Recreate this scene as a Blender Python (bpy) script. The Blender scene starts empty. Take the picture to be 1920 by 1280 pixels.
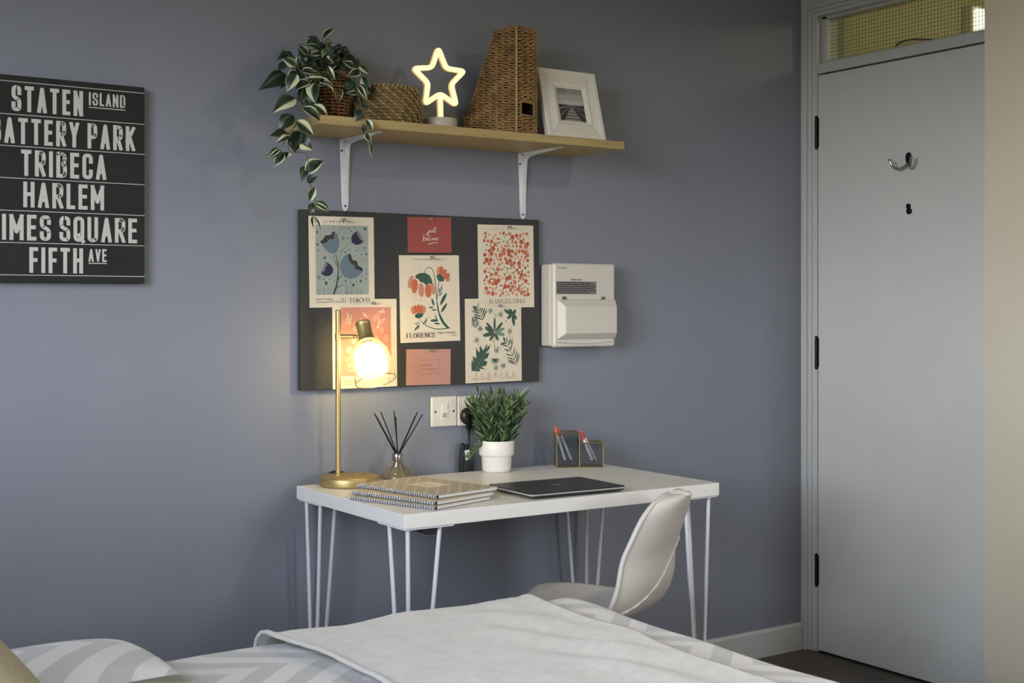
import bpy, bmesh, math, random
from mathutils import Vector, Matrix, Euler

S = bpy.context.scene
COL = S.collection
PI = math.pi
def rad(a): return math.radians(a)

# ------------------------------------------------------------------ camera, light, exposure
cam = bpy.data.cameras.new('camera'); camo = bpy.data.objects.new('camera', cam); COL.objects.link(camo)
camo.location = (-3.397, -3.214, 1.1886)
camo.rotation_euler = (PI/2, 0, -rad(34.03))
cam.sensor_width = 36; cam.lens = 46.07; cam.shift_y = -0.0346
cam.clip_start = 0.05
cam.dof.use_dof = True; cam.dof.focus_distance = 3.6; cam.dof.aperture_fstop = 9.0
S.camera = camo
S.view_settings.view_transform = 'Standard'; S.view_settings.look = 'None'
S.view_settings.gamma = 1; S.view_settings.use_curve_mapping = False
S.view_settings.exposure = 0.0
S.cycles.use_denoising = True
S.cycles.max_bounces = 12; S.cycles.transparent_max_bounces = 24

W = bpy.data.worlds.new('daylight'); S.world = W; W.use_nodes = True
def sky(nt):
    # daylight outside: dark ground, a bright band of sky low over the horizon, greyer cloud overhead
    bg = nt.nodes['Background']; tc = nt.nodes.new('ShaderNodeTexCoord'); sp = nt.nodes.new('ShaderNodeSeparateXYZ')
    nt.links.new(tc.outputs['Generated'], sp.inputs[0])
    mr = nt.nodes.new('ShaderNodeMapRange'); mr.inputs[1].default_value = -0.3; mr.inputs[2].default_value = 0.7
    nt.links.new(sp.outputs[2], mr.inputs[0])
    r = nt.nodes.new('ShaderNodeValToRGB'); e = r.color_ramp.elements
    e[0].position = 0.0; e[0].color = (0.03, 0.03, 0.025, 1); e[1].position = 1.0; e[1].color = (0.28, 0.31, 0.37, 1)
    for q, c in ((0.24, (0.09, 0.09, 0.08)), (0.34, (0.87, 0.90, 0.99)), (0.48, (0.84, 0.88, 0.98)), (0.66, (0.45, 0.50, 0.60))):
        m = r.color_ramp.elements.new(q); m.color = (*c, 1)
    nt.links.new(mr.outputs[0], r.inputs['Fac']); nt.links.new(r.outputs['Color'], bg.inputs[0]); bg.inputs[1].default_value = SKY
SKY = 24.5
sky(W.node_tree)

def area(name, loc, to, sx, sy, power, col, spread=180):
    l = bpy.data.lights.new(name, 'AREA'); l.shape = 'RECTANGLE'; l.size = sx; l.size_y = sy
    l.energy = power; l.color = col; l.spread = rad(spread)
    o = bpy.data.objects.new(name, l); COL.objects.link(o); o.location = loc
    o.rotation_euler = (Vector(to)-Vector(loc)).to_track_quat('-Z', 'Y').to_euler()
    return o
def point(name, loc, power, col, r):
    l = bpy.data.lights.new(name, 'POINT'); l.energy = power; l.color = col; l.shadow_soft_size = r
    o = bpy.data.objects.new(name, l); COL.objects.link(o); o.location = loc
    return o
# light portals in the left window and the added rear opening (they only guide the sampling of the sky)
for nm, loc, to, sx, sy in (('left_window_portal', (-4.045, -1.95, 1.55), (0, -1.95, 1.55), 1.60, 1.28), ('added_rear_window_portal', (-1.05, -4.045, 1.35), (-1.05, 0, 1.35), 0.6, 0.9)):
    area(nm, loc, to, sx, sy, 1, (1, 1, 1)).data.cycles.is_portal = True
area('ceiling_lamp_light', (-0.80, -2.20, 2.44), (-0.80, -2.20, 0), 0.13, 0.13, 12, (1.0, 0.86, 0.64))
point('corridor_lamp_light', (0.75, -1.0, 2.3), 9, (1.0, 0.92, 0.74), 0.08)

# ------------------------------------------------------------------ materials
def lin(c):
    out = []
    for v in c[:3]:
        v = v/255.0
        out.append(v/12.92 if v <= 0.04045 else ((v+0.055)/1.055)**2.4)
    return (*out, 1.0)
MATS = {}
def mat(name, rgb, rough=0.5, metal=0.0, vary=0.05, scale=40, bump=0.0, bscale=200, spec=0.5, coat=0.0, emit=None, estr=0.0, sss=0.0):
    if name in MATS: return MATS[name]
    m = bpy.data.materials.new(name); m.use_nodes = True; nt = m.node_tree
    p = nt.nodes['Principled BSDF']
    p.inputs['Roughness'].default_value = rough; p.inputs['Metallic'].default_value = metal
    p.inputs['Specular IOR Level'].default_value = spec; p.inputs['Coat Weight'].default_value = coat
    c = lin(rgb)
    tc = nt.nodes.new('ShaderNodeTexCoord')
    n = nt.nodes.new('ShaderNodeTexNoise'); n.inputs['Scale'].default_value = scale; n.inputs['Detail'].default_value = 4
    nt.links.new(tc.outputs['Object'], n.inputs['Vector'])
    r = nt.nodes.new('ShaderNodeValToRGB')
    r.color_ramp.elements[0].position = 0.3; r.color_ramp.elements[1].position = 0.7
    r.color_ramp.elements[0].color = (*[x*(1-vary) for x in c[:3]], 1)
    r.color_ramp.elements[1].color = (*[min(1, x*(1+vary)) for x in c[:3]], 1)
    nt.links.new(n.outputs['Fac'], r.inputs['Fac']); nt.links.new(r.outputs['Color'], p.inputs['Base Color'])
    if bump:
        n2 = nt.nodes.new('ShaderNodeTexNoise'); n2.inputs['Scale'].default_value = bscale; n2.inputs['Detail'].default_value = 3
        nt.links.new(tc.outputs['Object'], n2.inputs['Vector'])
        b = nt.nodes.new('ShaderNodeBump'); b.inputs['Strength'].default_value = bump; b.inputs['Distance'].default_value = 0.003
        nt.links.new(n2.outputs['Fac'], b.inputs['Height']); nt.links.new(b.outputs['Normal'], p.inputs['Normal'])
    if emit:
        p.inputs['Emission Color'].default_value = lin(emit); p.inputs['Emission Strength'].default_value = estr
    MATS[name] = m
    return m
def node_math(nt, op, a, b=None):
    n = nt.nodes.new('ShaderNodeMath'); n.operation = op
    for i, v in enumerate((a, b)):
        if v is None: continue
        if isinstance(v, (int, float)): n.inputs[i].default_value = v
        else: nt.links.new(v, n.inputs[i])
    return n.outputs[0]
def wood(name, c1, c2, axis='X', scale=1.0, rough=0.45):
    m = bpy.data.materials.new(name); m.use_nodes = True; nt = m.node_tree; p = nt.nodes['Principled BSDF']
    tc = nt.nodes.new('ShaderNodeTexCoord'); mp = nt.nodes.new('ShaderNodeMapping')
    s = {'X': (2, 40, 40), 'Y': (40, 2, 40)}[axis]
    mp.inputs['Scale'].default_value = [v*scale for v in s]
    nt.links.new(tc.outputs['Object'], mp.inputs['Vector'])
    n = nt.nodes.new('ShaderNodeTexNoise'); n.inputs['Scale'].default_value = 1.6; n.inputs['Detail'].default_value = 6; n.inputs['Distortion'].default_value = 0.4
    nt.links.new(mp.outputs['Vector'], n.inputs['Vector'])
    r = nt.nodes.new('ShaderNodeValToRGB'); r.color_ramp.elements[0].position = 0.32; r.color_ramp.elements[1].position = 0.68
    r.color_ramp.elements[0].color = lin(c1); r.color_ramp.elements[1].color = lin(c2)
    nt.links.new(n.outputs['Fac'], r.inputs['Fac']); nt.links.new(r.outputs['Color'], p.inputs['Base Color'])
    p.inputs['Roughness'].default_value = rough
    return m
def thin_glass(name, tint=(255, 255, 255), gloss=0.12, haze=0.0, edge=0.35, rough=0.03, hazecol=(255, 250, 240)):
    m = bpy.data.materials.new(name); m.use_nodes = True; nt = m.node_tree; nt.nodes.remove(nt.nodes['Principled BSDF'])
    out = nt.nodes['Material Output']
    t = nt.nodes.new('ShaderNodeBsdfTransparent'); t.inputs[0].default_value = lin(tint)
    g = nt.nodes.new('ShaderNodeBsdfGlossy'); g.inputs['Roughness'].default_value = rough
    lw = nt.nodes.new('ShaderNodeLayerWeight'); lw.inputs['Blend'].default_value = 0.35
    f = node_math(nt, 'ADD', node_math(nt, 'MULTIPLY', lw.outputs['Facing'], edge), gloss)
    mx = nt.nodes.new('ShaderNodeMixShader'); nt.links.new(f, mx.inputs[0]); nt.links.new(t.outputs[0], mx.inputs[1]); nt.links.new(g.outputs[0], mx.inputs[2])
    last = mx.outputs[0]
    if haze:
        d = nt.nodes.new('ShaderNodeBsdfTranslucent'); d.inputs[0].default_value = lin(hazecol)
        d2 = nt.nodes.new('ShaderNodeBsdfDiffuse'); d2.inputs[0].default_value = lin(hazecol)
        dm = nt.nodes.new('ShaderNodeMixShader'); nt.links.new(d.outputs[0], dm.inputs[1]); nt.links.new(d2.outputs[0], dm.inputs[2])
        m2 = nt.nodes.new('ShaderNodeMixShader'); m2.inputs[0].default_value = haze
        nt.links.new(last, m2.inputs[1]); nt.links.new(dm.outputs[0], m2.inputs[2]); last = m2.outputs[0]
    nt.links.new(last, out.inputs['Surface'])
    return m
def chevron(name, c1, c2, period, stripe, rough=0.9):
    m = bpy.data.materials.new(name); m.use_nodes = True; nt = m.node_tree; p = nt.nodes['Principled BSDF']
    tc = nt.nodes.new('ShaderNodeTexCoord'); sp = nt.nodes.new('ShaderNodeSeparateXYZ')
    nt.links.new(tc.outputs['UV'], sp.inputs[0])
    fx = node_math(nt, 'FRACT', node_math(nt, 'DIVIDE', sp.outputs[1], period))
    tri = node_math(nt, 'MULTIPLY', node_math(nt, 'ABSOLUTE', node_math(nt, 'SUBTRACT', fx, 0.5)), period*1.1)
    v = node_math(nt, 'FRACT', node_math(nt, 'DIVIDE', node_math(nt, 'ADD', sp.outputs[0], tri), stripe))
    k = node_math(nt, 'GREATER_THAN', v, 0.5)
    mx = nt.nodes.new('ShaderNodeMix'); mx.data_type = 'RGBA'
    nt.links.new(k, mx.inputs[0]); mx.inputs[6].default_value = lin(c1); mx.inputs[7].default_value = lin(c2)
    nt.links.new(mx.outputs[2], p.inputs['Base Color']); p.inputs['Roughness'].default_value = rough
    n2 = nt.nodes.new('ShaderNodeTexNoise'); n2.inputs['Scale'].default_value = 400
    b = nt.nodes.new('ShaderNodeBump'); b.inputs['Strength'].default_value = 0.15; b.inputs['Distance'].default_value = 0.002
    nt.links.new(tc.outputs['UV'], n2.inputs['Vector']); nt.links.new(n2.outputs['Fac'], b.inputs['Height']); nt.links.new(b.outputs['Normal'], p.inputs['Normal'])
    p.inputs['Sheen Weight'].default_value = 0.2
    return m

# ------------------------------------------------------------------ mesh builder
class MB:
    def __init__(s): s.v = []; s.f = []; s.m = []; s.sm = []; s.uv = {}; s.M = Matrix()
    def add(s, vs, fs, m=0, smooth=False, uvs=None):
        o = len(s.v)
        for i, v in enumerate(vs):
            s.v.append(s.M @ Vector(v))
            if uvs: s.uv[o+i] = uvs[i]
        for f in fs: s.f.append([i+o for i in f]); s.m.append(m); s.sm.append(smooth)
    def box(s, a, b, m=0):
        x0, y0, z0 = a; x1, y1, z1 = b
        s.add([(x0,y0,z0),(x1,y0,z0),(x1,y1,z0),(x0,y1,z0),(x0,y0,z1),(x1,y0,z1),(x1,y1,z1),(x0,y1,z1)],
              [(0,3,2,1),(4,5,6,7),(0,1,5,4),(1,2,6,5),(2,3,7,6),(3,0,4,7)], m)
    def tube(s, pts, r, n=8, m=0, caps=True, closed=False):
        P = [Vector(p) for p in pts]; N = len(P)
        R = r if isinstance(r, (list, tuple)) else [r]*N
        up = None; rings = []
        for i in range(N):
            if closed: t = (P[(i+1) % N]-P[i-1])
            else: t = P[min(i+1, N-1)]-P[max(i-1, 0)]
            t = t.normalized() if t.length > 1e-9 else Vector((0, 0, 1))
            if up is None:
                a = Vector((0, 0, 1)) if abs(t.z) < 0.9 else Vector((1, 0, 0))
                up = (a - t*a.dot(t)).normalized()
            else:
                up = up - t*up.dot(t)
                up = up.normalized() if up.length > 1e-6 else Vector((1, 0, 0))
            sd = t.cross(up)
            rings.append([P[i] + (up*math.cos(2*PI*k/n) + sd*math.sin(2*PI*k/n))*R[i] for k in range(n)])
        vs = [v for rg in rings for v in rg]; fs = []
        for i in range(N if closed else N-1):
            j = (i+1) % N
            for k in range(n): fs.append((i*n+k, i*n+(k+1) % n, j*n+(k+1) % n, j*n+k))
        s.add(vs, fs, m, True)
        if caps and not closed:
            s.add(rings[0], [tuple(range(n))[::-1]], m); s.add(rings[-1], [tuple(range(n))], m)
    def lathe(s, prof, n=32, m=0, smooth=True, c=(0, 0, 0), rad_fn=None):
        vs = []; fs = []
        for i, (r, z) in enumerate(prof):
            for k in range(n):
                a = 2*PI*k/n; q = r if rad_fn is None else rad_fn(r, z, k, n)
                vs.append((c[0]+q*math.cos(a), c[1]+q*math.sin(a), c[2]+z))
        for i in range(len(prof)-1):
            for k in range(n):
                k2 = (k+1) % n
                fs.append((i*n+k, i*n+k2, (i+1)*n+k2, (i+1)*n+k))
        s.add(vs, fs, m, smooth)
    def prism(s, pts, fn, d0, d1, m=0, smooth=False):
        n = len(pts); a = [fn(x, y, d0) for x, y in pts]; b = [fn(x, y, d1) for x, y in pts]
        s.add(a+b, [tuple(range(n))[::-1], tuple(range(n, 2*n))] + [(i, (i+1) % n, n+(i+1) % n, n+i) for i in range(n)], m, smooth)
    def grid(s, fn, nu, nv, m=0, smooth=True, uv=None):
        vs = []; us = []
        for i in range(nu+1):
            for j in range(nv+1):
                vs.append(fn(i/nu, j/nv))
                if uv: us.append(uv(i/nu, j/nv))
        fs = [(i*(nv+1)+j, (i+1)*(nv+1)+j, (i+1)*(nv+1)+j+1, i*(nv+1)+j+1) for i in range(nu) for j in range(nv)]
        s.add(vs, fs, m, smooth, us if uv else None)
    def sphere(s, c, r, m=0, nu=14, nv=10, sc=(1, 1, 1)):
        pr = [(math.sin(PI*i/nv), -math.cos(PI*i/nv)) for i in range(nv+1)]
        vs = []
        for q, z in pr:
            q = max(q, 1e-4)
            for k in range(nu):
                a = 2*PI*k/nu; vs.append((c[0]+r*sc[0]*q*math.cos(a), c[1]+r*sc[1]*q*math.sin(a), c[2]+r*sc[2]*z))
        s.add(vs, [(i*nu+k, i*nu+(k+1) % nu, (i+1)*nu+(k+1) % nu, (i+1)*nu+k) for i in range(nv) for k in range(nu)], m, True)

WM = {}   # local-to-world matrix of every Empty / mesh made here
def build(name, b, mats, parent=None, world=False, bevel=0, seg=2, subsurf=0, solid=0, label=None):
    me = bpy.data.meshes.new(name)
    vs = b.v
    if parent is not None and world:
        inv = WM[parent.name].inverted(); vs = [inv @ v for v in vs]
    me.from_pydata([tuple(v) for v in vs], [], b.f)
    for mm in (mats if isinstance(mats, (list, tuple)) else [mats]): me.materials.append(mm)
    me.polygons.foreach_set('material_index', b.m); me.polygons.foreach_set('use_smooth', b.sm)
    if b.uv:
        lay = me.uv_layers.new(name='uv')
        for lp in me.loops: lay.data[lp.index].uv = b.uv.get(lp.vertex_index, (0, 0))
    me.update()
    o = bpy.data.objects.new(name, me); COL.objects.link(o)
    if parent is not None: o.parent = parent; WM[o.name] = WM[parent.name].copy()
    else: WM[o.name] = Matrix()
    if solid:
        md = o.modifiers.new('solid', 'SOLIDIFY'); md.thickness = solid; md.offset = 0
    if subsurf:
        md = o.modifiers.new('sub', 'SUBSURF'); md.levels = subsurf; md.render_levels = subsurf
    if bevel:
        md = o.modifiers.new('bevel', 'BEVEL'); md.width = bevel; md.segments = seg; md.limit_method = 'ANGLE'; md.angle_limit = rad(35)
    if label: o['label'] = label
    return o
def tag(o, label, cat, group=None):
    o['label'] = label; o['category'] = cat
    if group: o['group'] = group
    return o
def thing(name, label, cat, loc=(0, 0, 0), rz=0.0, group=None):
    o = bpy.data.objects.new(name, None); COL.objects.link(o); o.empty_display_size = 0.05
    o.location = loc; o.rotation_euler = (0, 0, rz)
    WM[o.name] = Matrix.Translation(loc) @ Matrix.Rotation(rz, 4, 'Z')
    return tag(o, label, cat, group)
def struct(name, b, mats, parent=None, **k):
    o = build(name, b, mats, parent, **k); o['kind'] = 'structure'
    return o

# ------------------------------------------------------------------ lettering: condensed grotesque and high-contrast serif built from strokes
GL = {  # centre-line strokes in a unit box; third item 1 = rounded corner
 'A': (1, [[(0,0),(.5,1),(1,0)], [(.17,.28),(.83,.28)]]), 'B': (1, [[(0,0),(0,1),(.95,1,1),(.95,.53,1),(0,.53)], [(.4,.53),(1,.53,1),(1,0,1),(0,0)]]),
 'C': (1, [[(1,.72),(1,1,1),(0,1,1),(0,0,1),(1,0,1),(1,.28)]]), 'D': (1, [[(0,0),(0,1),(1,1,1),(1,0,1),(0,0)]]),
 'E': (.85, [[(1,1),(0,1)], [(0,1),(0,0)], [(0,0),(1,0)], [(0,.52),(.88,.52)]]), 'F': (.85, [[(1,1),(0,1)], [(0,1),(0,0)], [(0,.5),(.88,.5)]]),
 'G': (1, [[(1,.72),(1,1,1),(0,1,1),(0,0,1),(1,0,1),(1,.48),(.55,.48)]]), 'H': (1, [[(0,0),(0,1)], [(1,0),(1,1)], [(0,.52),(1,.52)]]),
 'I': (0, [[(.5,0),(.5,1)]]), 'K': (1, [[(0,0),(0,1)], [(1,1),(0,.38)], [(.33,.58),(1,0)]]), 'L': (.8, [[(0,1),(0,0)], [(0,0),(1,0)]]),
 'M': (1.25, [[(0,0),(0,1)], [(0,1),(.5,.3),(1,1)], [(1,1),(1,0)]]), 'N': (1.02, [[(0,0),(0,1)], [(0,1),(1,0)], [(1,0),(1,1)]]),
 'O': (1, [[(.5,1),(1,1,1),(1,0,1),(0,0,1),(0,1,1),(.5,1)]]), 'P': (1, [[(0,0),(0,1)], [(0,1),(1,1,1),(1,.45,1),(0,.45)]]),
 'Q': (1, [[(.5,1),(1,1,1),(1,0,1),(0,0,1),(0,1,1),(.5,1)], [(.55,.22),(1.08,-.06)]]), 'R': (1, [[(0,0),(0,1)], [(0,1),(1,1,1),(1,.47,1),(0,.47)], [(.5,.47),(1,0)]]),
 'S': (1, [[(1,.74),(1,1,1),(0,1,1),(0,.56,1),(1,.44,1),(1,0,1),(0,0,1),(0,.26)]]), 'T': (.95, [[(0,1),(1,1)], [(.5,1),(.5,0)]]),
 'U': (1, [[(0,1),(0,0,1),(1,0,1),(1,1)]]), 'V': (1, [[(0,1),(.5,0),(1,1)]]), 'W': (1.4, [[(0,1),(.27,0),(.5,.8),(.73,0),(1,1)]]), 'Y': (1, [[(0,1),(.5,.45),(1,1)], [(.5,.45),(.5,0)]]),
}
def fillet(pts, r):
    out = []
    for i, p in enumerate(pts):
        if len(p) > 2 and 0 < i < len(pts)-1:
            P = Vector(p[:2]); A = Vector(pts[i-1][:2]); B = Vector(pts[i+1][:2])
            da = (A-P); db = (B-P); k = min(r, da.length*(0.5 if len(pts[i-1]) > 2 else 1), db.length*(0.5 if len(pts[i+1]) > 2 else 1))
            a = P+da.normalized()*k; b = P+db.normalized()*k
            for j in range(7):
                t = j/6; out.append(tuple(a*(1-t)**2 + P*2*t*(1-t) + b*t*t))
        else: out.append(tuple(p[:2]))
    return out
def stroke_polys(pts, wfun):
    polys = []
    for (x0, y0), (x1, y1) in zip(pts, pts[1:]):
        d = Vector((x1-x0, y1-y0)); L = d.length
        if L < 1e-9: continue
        d /= L; w = wfun(d)/2; nx, ny = -d.y*w, d.x*w
        polys.append([(x0+nx, y0+ny), (x0-nx, y0-ny), (x1-nx, y1-ny), (x1+nx, y1+ny)])
    return polys
def glyph(ch, h, cw, t, thin=None, serif=False):
    """polygons of one letter of cap height h, and its advance width"""
    wf, strokes = GL[ch]
    w = max(cw*wf, t); sx = w-t; sy = h-(t if thin is None else thin)
    t0 = t/2; v0 = (t if thin is None else thin)/2; polys = []
    for s in strokes:
        q = [((t0+p[0]*sx, v0+p[1]*sy) + tuple(p[2:])) for p in s]
        if wf == 0: q = [((t/2, v0+p[1]*sy)) for p in s]
        curved = any(len(p) > 2 for p in s)
        pts = fillet(q, sx*0.5)
        if thin is None:
            k = lambda d: t
            ext = t/2
        else:
            if curved: k = lambda d: thin+(t-thin)*abs(d.y)**1.5
            else: k = lambda d: thin if abs(d.y) < 0.3 else (thin*1.3 if d.x*d.y > 0.08 else t)
            ext = thin/2
        if not curved or True:   # square ends
            a = Vector(pts[0]); b = Vector(pts[1]); a2 = a+(a-b).normalized()*ext*(0.98 if thin is None else 0.9)
            c = Vector(pts[-1]); d = Vector(pts[-2]); c2 = c+(c-d).normalized()*ext*(0.98 if thin is None else 0.9)
            diag_a = abs((a-b).x) > 0.15*(a-b).length and abs((a-b).y) > 0.15*(a-b).length
            diag_c = abs((c-d).x) > 0.15*(c-d).length and abs((c-d).y) > 0.15*(c-d).length
            pts = [tuple(a2 if not diag_a else a+(a-b).normalized()*ext)] + pts[1:-1] + [tuple(c2 if not diag_c else c+(c-d).normalized()*ext)]
        polys += stroke_polys(pts, k)
        if thin is None:
            for p in pts[1:-1]:
                polys.append([(p[0]+t/2*math.cos(2*PI*i/10), p[1]+t/2*math.sin(2*PI*i/10)) for i in range(10)])
        if serif:
            for a, b in ((pts[0], pts[1]), (pts[-1], pts[-2])):
                if not curved and abs(a[1]-b[1]) > 0.3*h and (a[1] < h*.15 or a[1] > h*.85):
                    yy = v0 if a[1] < h/2 else h-v0
                    polys.append([(a[0]-t*1.0, yy-thin/2), (a[0]+t*1.0, yy-thin/2), (a[0]+t*1.0, yy+thin/2), (a[0]-t*1.0, yy+thin/2)])
                elif not curved and abs(a[0]-b[0]) > 0.3*w and abs(a[1]-b[1]) < 0.05*h:
                    sg = -1 if a[1] > h/2 else 1
                    polys.append([(a[0]-thin/2, a[1]), (a[0]+thin/2, a[1]), (a[0]+thin/2, a[1]+sg*h*.18), (a[0]-thin/2, a[1]+sg*h*.18)])
    return polys, w
def clip_y(poly, y0, y1):
    return [(x, min(max(y, y0), y1)) for x, y in poly]
def line_of_text(txt, h, width, t_ratio=0.175, thin=None, serif=False, cw_ratio=0.43, gap_ratio=0.1, space=0.26, fit='cw'):
    """letters fitted to a total width by letter width (fit='cw') or by spacing (fit='gap')"""
    t = h*t_ratio; th = None if thin is None else h*thin
    def total(c, g):
        x = 0
        for ch in txt: x += h*space if ch == ' ' else max(c*GL[ch][0], t)+g
        return x-g
    cw, gap = h*cw_ratio, h*gap_ratio
    for i in range(30):
        e = width-total(cw, gap); n = max(1, len(txt.replace(' ', '')))
        if fit == 'cw': cw += e/n*0.9
        else: gap += e/n*0.9
    out = []; x = 0
    for ch in txt:
        if ch == ' ': x += h*space; continue
        ps, w = glyph(ch, h, cw, t, th, serif)
        for p in ps:
            if ch not in 'Q': p = clip_y(p, 0, h)
            out.append([(a+x, b) for a, b in p])
        x += w+gap
    return out
def font_polys(txt, size):
    """small type from Blender's own built-in font"""
    cu = bpy.data.curves.new('type', 'FONT'); cu.body = txt; cu.size = size; cu.resolution_u = 2
    ob = bpy.data.objects.new('type', cu); COL.objects.link(ob)
    dg = bpy.context.evaluated_depsgraph_get(); me = ob.evaluated_get(dg).to_mesh()
    ps = [[(me.vertices[i].co.x, me.vertices[i].co.y) for i in f.vertices] for f in me.polygons]
    ob.evaluated_get(dg).to_mesh_clear(); bpy.data.objects.remove(ob); bpy.data.curves.remove(cu)
    return ps
class Print:
    """flat printing on a face: polygons in face coordinates (u right, v up), stacked in thin ink layers"""
    def __init__(s, b, fn, step=0.00006, start=0.0002): s.b = b; s.fn = fn; s.d = start; s.step = step; s.k = 0
    def poly(s, pts, m):
        s.k = (s.k+1) % 8; d = s.d+s.k*6e-6
        s.b.add([s.fn(x, y, d) for x, y in pts], [tuple(range(len(pts)))], m)
    def polys(s, ps, m, dx=0, dy=0, k=1):
        for p in ps: s.poly([(x*k+dx, y*k+dy) for x, y in p], m)
    def layer(s): s.d += s.step
    def rect(s, x0, y0, x1, y1, m): s.poly([(x0,y0),(x1,y0),(x1,y1),(x0,y1)], m)
    def ell(s, cx, cy, a, b, ang, m, n=14, pointed=False):
        c, q = math.cos(ang), math.sin(ang); pts = []
        for i in range(n):
            t = 2*PI*i/n; x = a*math.cos(t); y = b*math.sin(t)
            if pointed: y *= abs(math.sin(t))**0.6
            pts.append((cx+x*c-y*q, cy+x*q+y*c))
        s.poly(pts, m)
    def stroke(s, pts, w0, w1, m):
        n = len(pts)-1
        L, R = [], []
        for i, p in enumerate(pts):
            a = Vector(pts[max(i-1, 0)]); b = Vector(pts[min(i+1, n)]); d = (b-a).normalized(); w = (w0+(w1-w0)*i/n)/2
            L.append((p[0]-d.y*w, p[1]+d.x*w)); R.append((p[0]+d.y*w, p[1]-d.x*w))
        for i in range(n): s.poly([L[i], R[i], R[i+1], L[i+1]], m)
def smooth_path(pts, n=6):
    P = [Vector(p) for p in pts]; out = []
    for i in range(len(P)-1):
        p0 = P[max(i-1, 0)]; p1 = P[i]; p2 = P[i+1]; p3 = P[min(i+2, len(P)-1)]
        for k in range(n):
            t = k/n
            out.append(0.5*((2*p1)+(p2-p0)*t+(2*p0-5*p1+4*p2-p3)*t*t+(3*p1-p0-3*p2+p3)*t**3))
    out.append(P[-1])
    return [tuple(v) for v in out]

# ------------------------------------------------------------------ materials of the room
m_wall = mat('blue_grey_wall_paint', (129, 133, 143), 0.55, vary=0.02, scale=6, bump=0.06, bscale=350)
m_cream = mat('cream_wall_paint', (186, 180, 160), 0.6, vary=0.02, scale=5, bump=0.05, bscale=350)
m_ceil = mat('white_ceiling_paint', (196, 192, 180), 0.8, vary=0.02)
m_gloss = mat('white_gloss_paint', (196, 197, 194), 0.32, vary=0.015, scale=8)
m_door = mat('white_door_paint', (208, 208, 202), 0.3, vary=0.025, scale=5)
m_white = mat('white_plastic', (226, 224, 218), 0.35, vary=0.01)
m_metalw = mat('white_powder_coat', (222, 223, 226), 0.4, vary=0.01)
m_black = mat('black_plastic', (14, 14, 15), 0.4)
m_bronze = mat('dark_bronze', (38, 32, 28), 0.42, 0.7)
m_chrome = mat('polished_steel', (170, 170, 168), 0.18, 1.0)
m_steel = mat('brushed_steel', (150, 148, 142), 0.3, 1.0)

# ------------------------------------------------------------------ the setting
HI = 2.5
b = MB(); b.box((-4.0, 0, 0), (0.1, 0.12, HI)); struct('wall_back', b, m_wall)
b = MB(); b.box((-4.0, -4.1, -0.1), (2.0, 0.12, 0))
def floor_mat():
    m = bpy.data.materials.new('dark_oak_laminate'); m.use_nodes = True; nt = m.node_tree; p = nt.nodes['Principled BSDF']
    tc = nt.nodes.new('ShaderNodeTexCoord')
    br = nt.nodes.new('ShaderNodeTexBrick'); br.inputs['Scale'].default_value = 1.0
    br.inputs['Brick Width'].default_value = 1.2; br.inputs['Row Height'].default_value = 0.14; br.inputs['Mortar Size'].default_value = 0.002
    br.inputs['Color1'].default_value = lin((100, 84, 66)); br.inputs['Color2'].default_value = lin((86, 72, 58)); br.inputs['Mortar'].default_value = lin((40, 32, 26))
    nt.links.new(tc.outputs['Object'], br.inputs['Vector'])
    mp = nt.nodes.new('ShaderNodeMapping'); mp.inputs['Scale'].default_value = (3, 60, 1); nt.links.new(tc.outputs['Object'], mp.inputs['Vector'])
    n = nt.nodes.new('ShaderNodeTexNoise'); n.inputs['Scale'].default_value = 1.5; n.inputs['Detail'].default_value = 5; nt.links.new(mp.outputs['Vector'], n.inputs['Vector'])
    mx = nt.nodes.new('ShaderNodeMix'); mx.data_type = 'RGBA'; mx.blend_type = 'MULTIPLY'; mx.inputs[0].default_value = 0.6
    nt.links.new(br.outputs['Color'], mx.inputs[6]); nt.links.new(n.outputs['Color'], mx.inputs[7]); nt.links.new(mx.outputs[2], p.inputs['Base Color'])
    p.inputs['Roughness'].default_value = 0.4
    return m
struct('floor', b, floor_mat())
b = MB(); b.box((-4.0, -4.1, HI), (2.0, 0.12, HI+0.1)); struct('ceiling', b, m_ceil)
# wall with the door: opening y -0.9 .. 0, up to 2.24 (filled by frame)
b = MB(); b.box((0, -1.0, 2.235), (0.1, 0, HI)); b.box((0, -1.0, 0), (0.1, -0.888, 2.235)); struct('wall_entry', b, m_cream)
# projecting wall on the right
b = MB(); b.box((-0.365, -4.1, 0), (0.0, -1.0, HI)); struct('wall_right', b, m_cream)
# wall behind the camera with its added light opening, wall with the window
b = MB()
b.box((-4.0, -4.1, 0), (-0.365, -4.0, 0.90)); b.box((-4.0, -4.1, 1.80), (-0.365, -4.0, HI))
b.box((-4.0, -4.1, 0.90), (-1.35, -4.0, 1.80)); b.box((-0.75, -4.1, 0.90), (-0.365, -4.0, 1.80)); struct('wall_rear', b, m_cream)
b = MB()
b.box((-4.1, -4.1, 0), (-4.0, 0.12, 0.90)); b.box((-4.1, -4.1, 2.19), (-4.0, 0.12, HI))
b.box((-4.1, -4.1, 0.90), (-4.0, -2.75, 2.19)); b.box((-4.1, -1.15, 0.90), (-4.0, 0.12, 2.19)); struct('wall_left', b, m_cream)
b = MB()
for y0, y1 in ((-2.75, -2.70), (-1.975, -1.925), (-1.20, -1.15)): b.box((-4.09, y0, 0.90), (-4.05, y1, 2.19))
b.box((-4.09, -2.75, 0.90), (-4.05, -1.15, 0.95)); b.box((-4.09, -2.75, 2.14), (-4.05, -1.15, 2.19)); struct('window_1', b, m_gloss)
b = MB()
for x0, x1 in ((-1.35, -1.30), (-0.80, -0.75)): b.box((x0, -4.09, 0.90), (x1, -4.05, 1.80))
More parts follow.
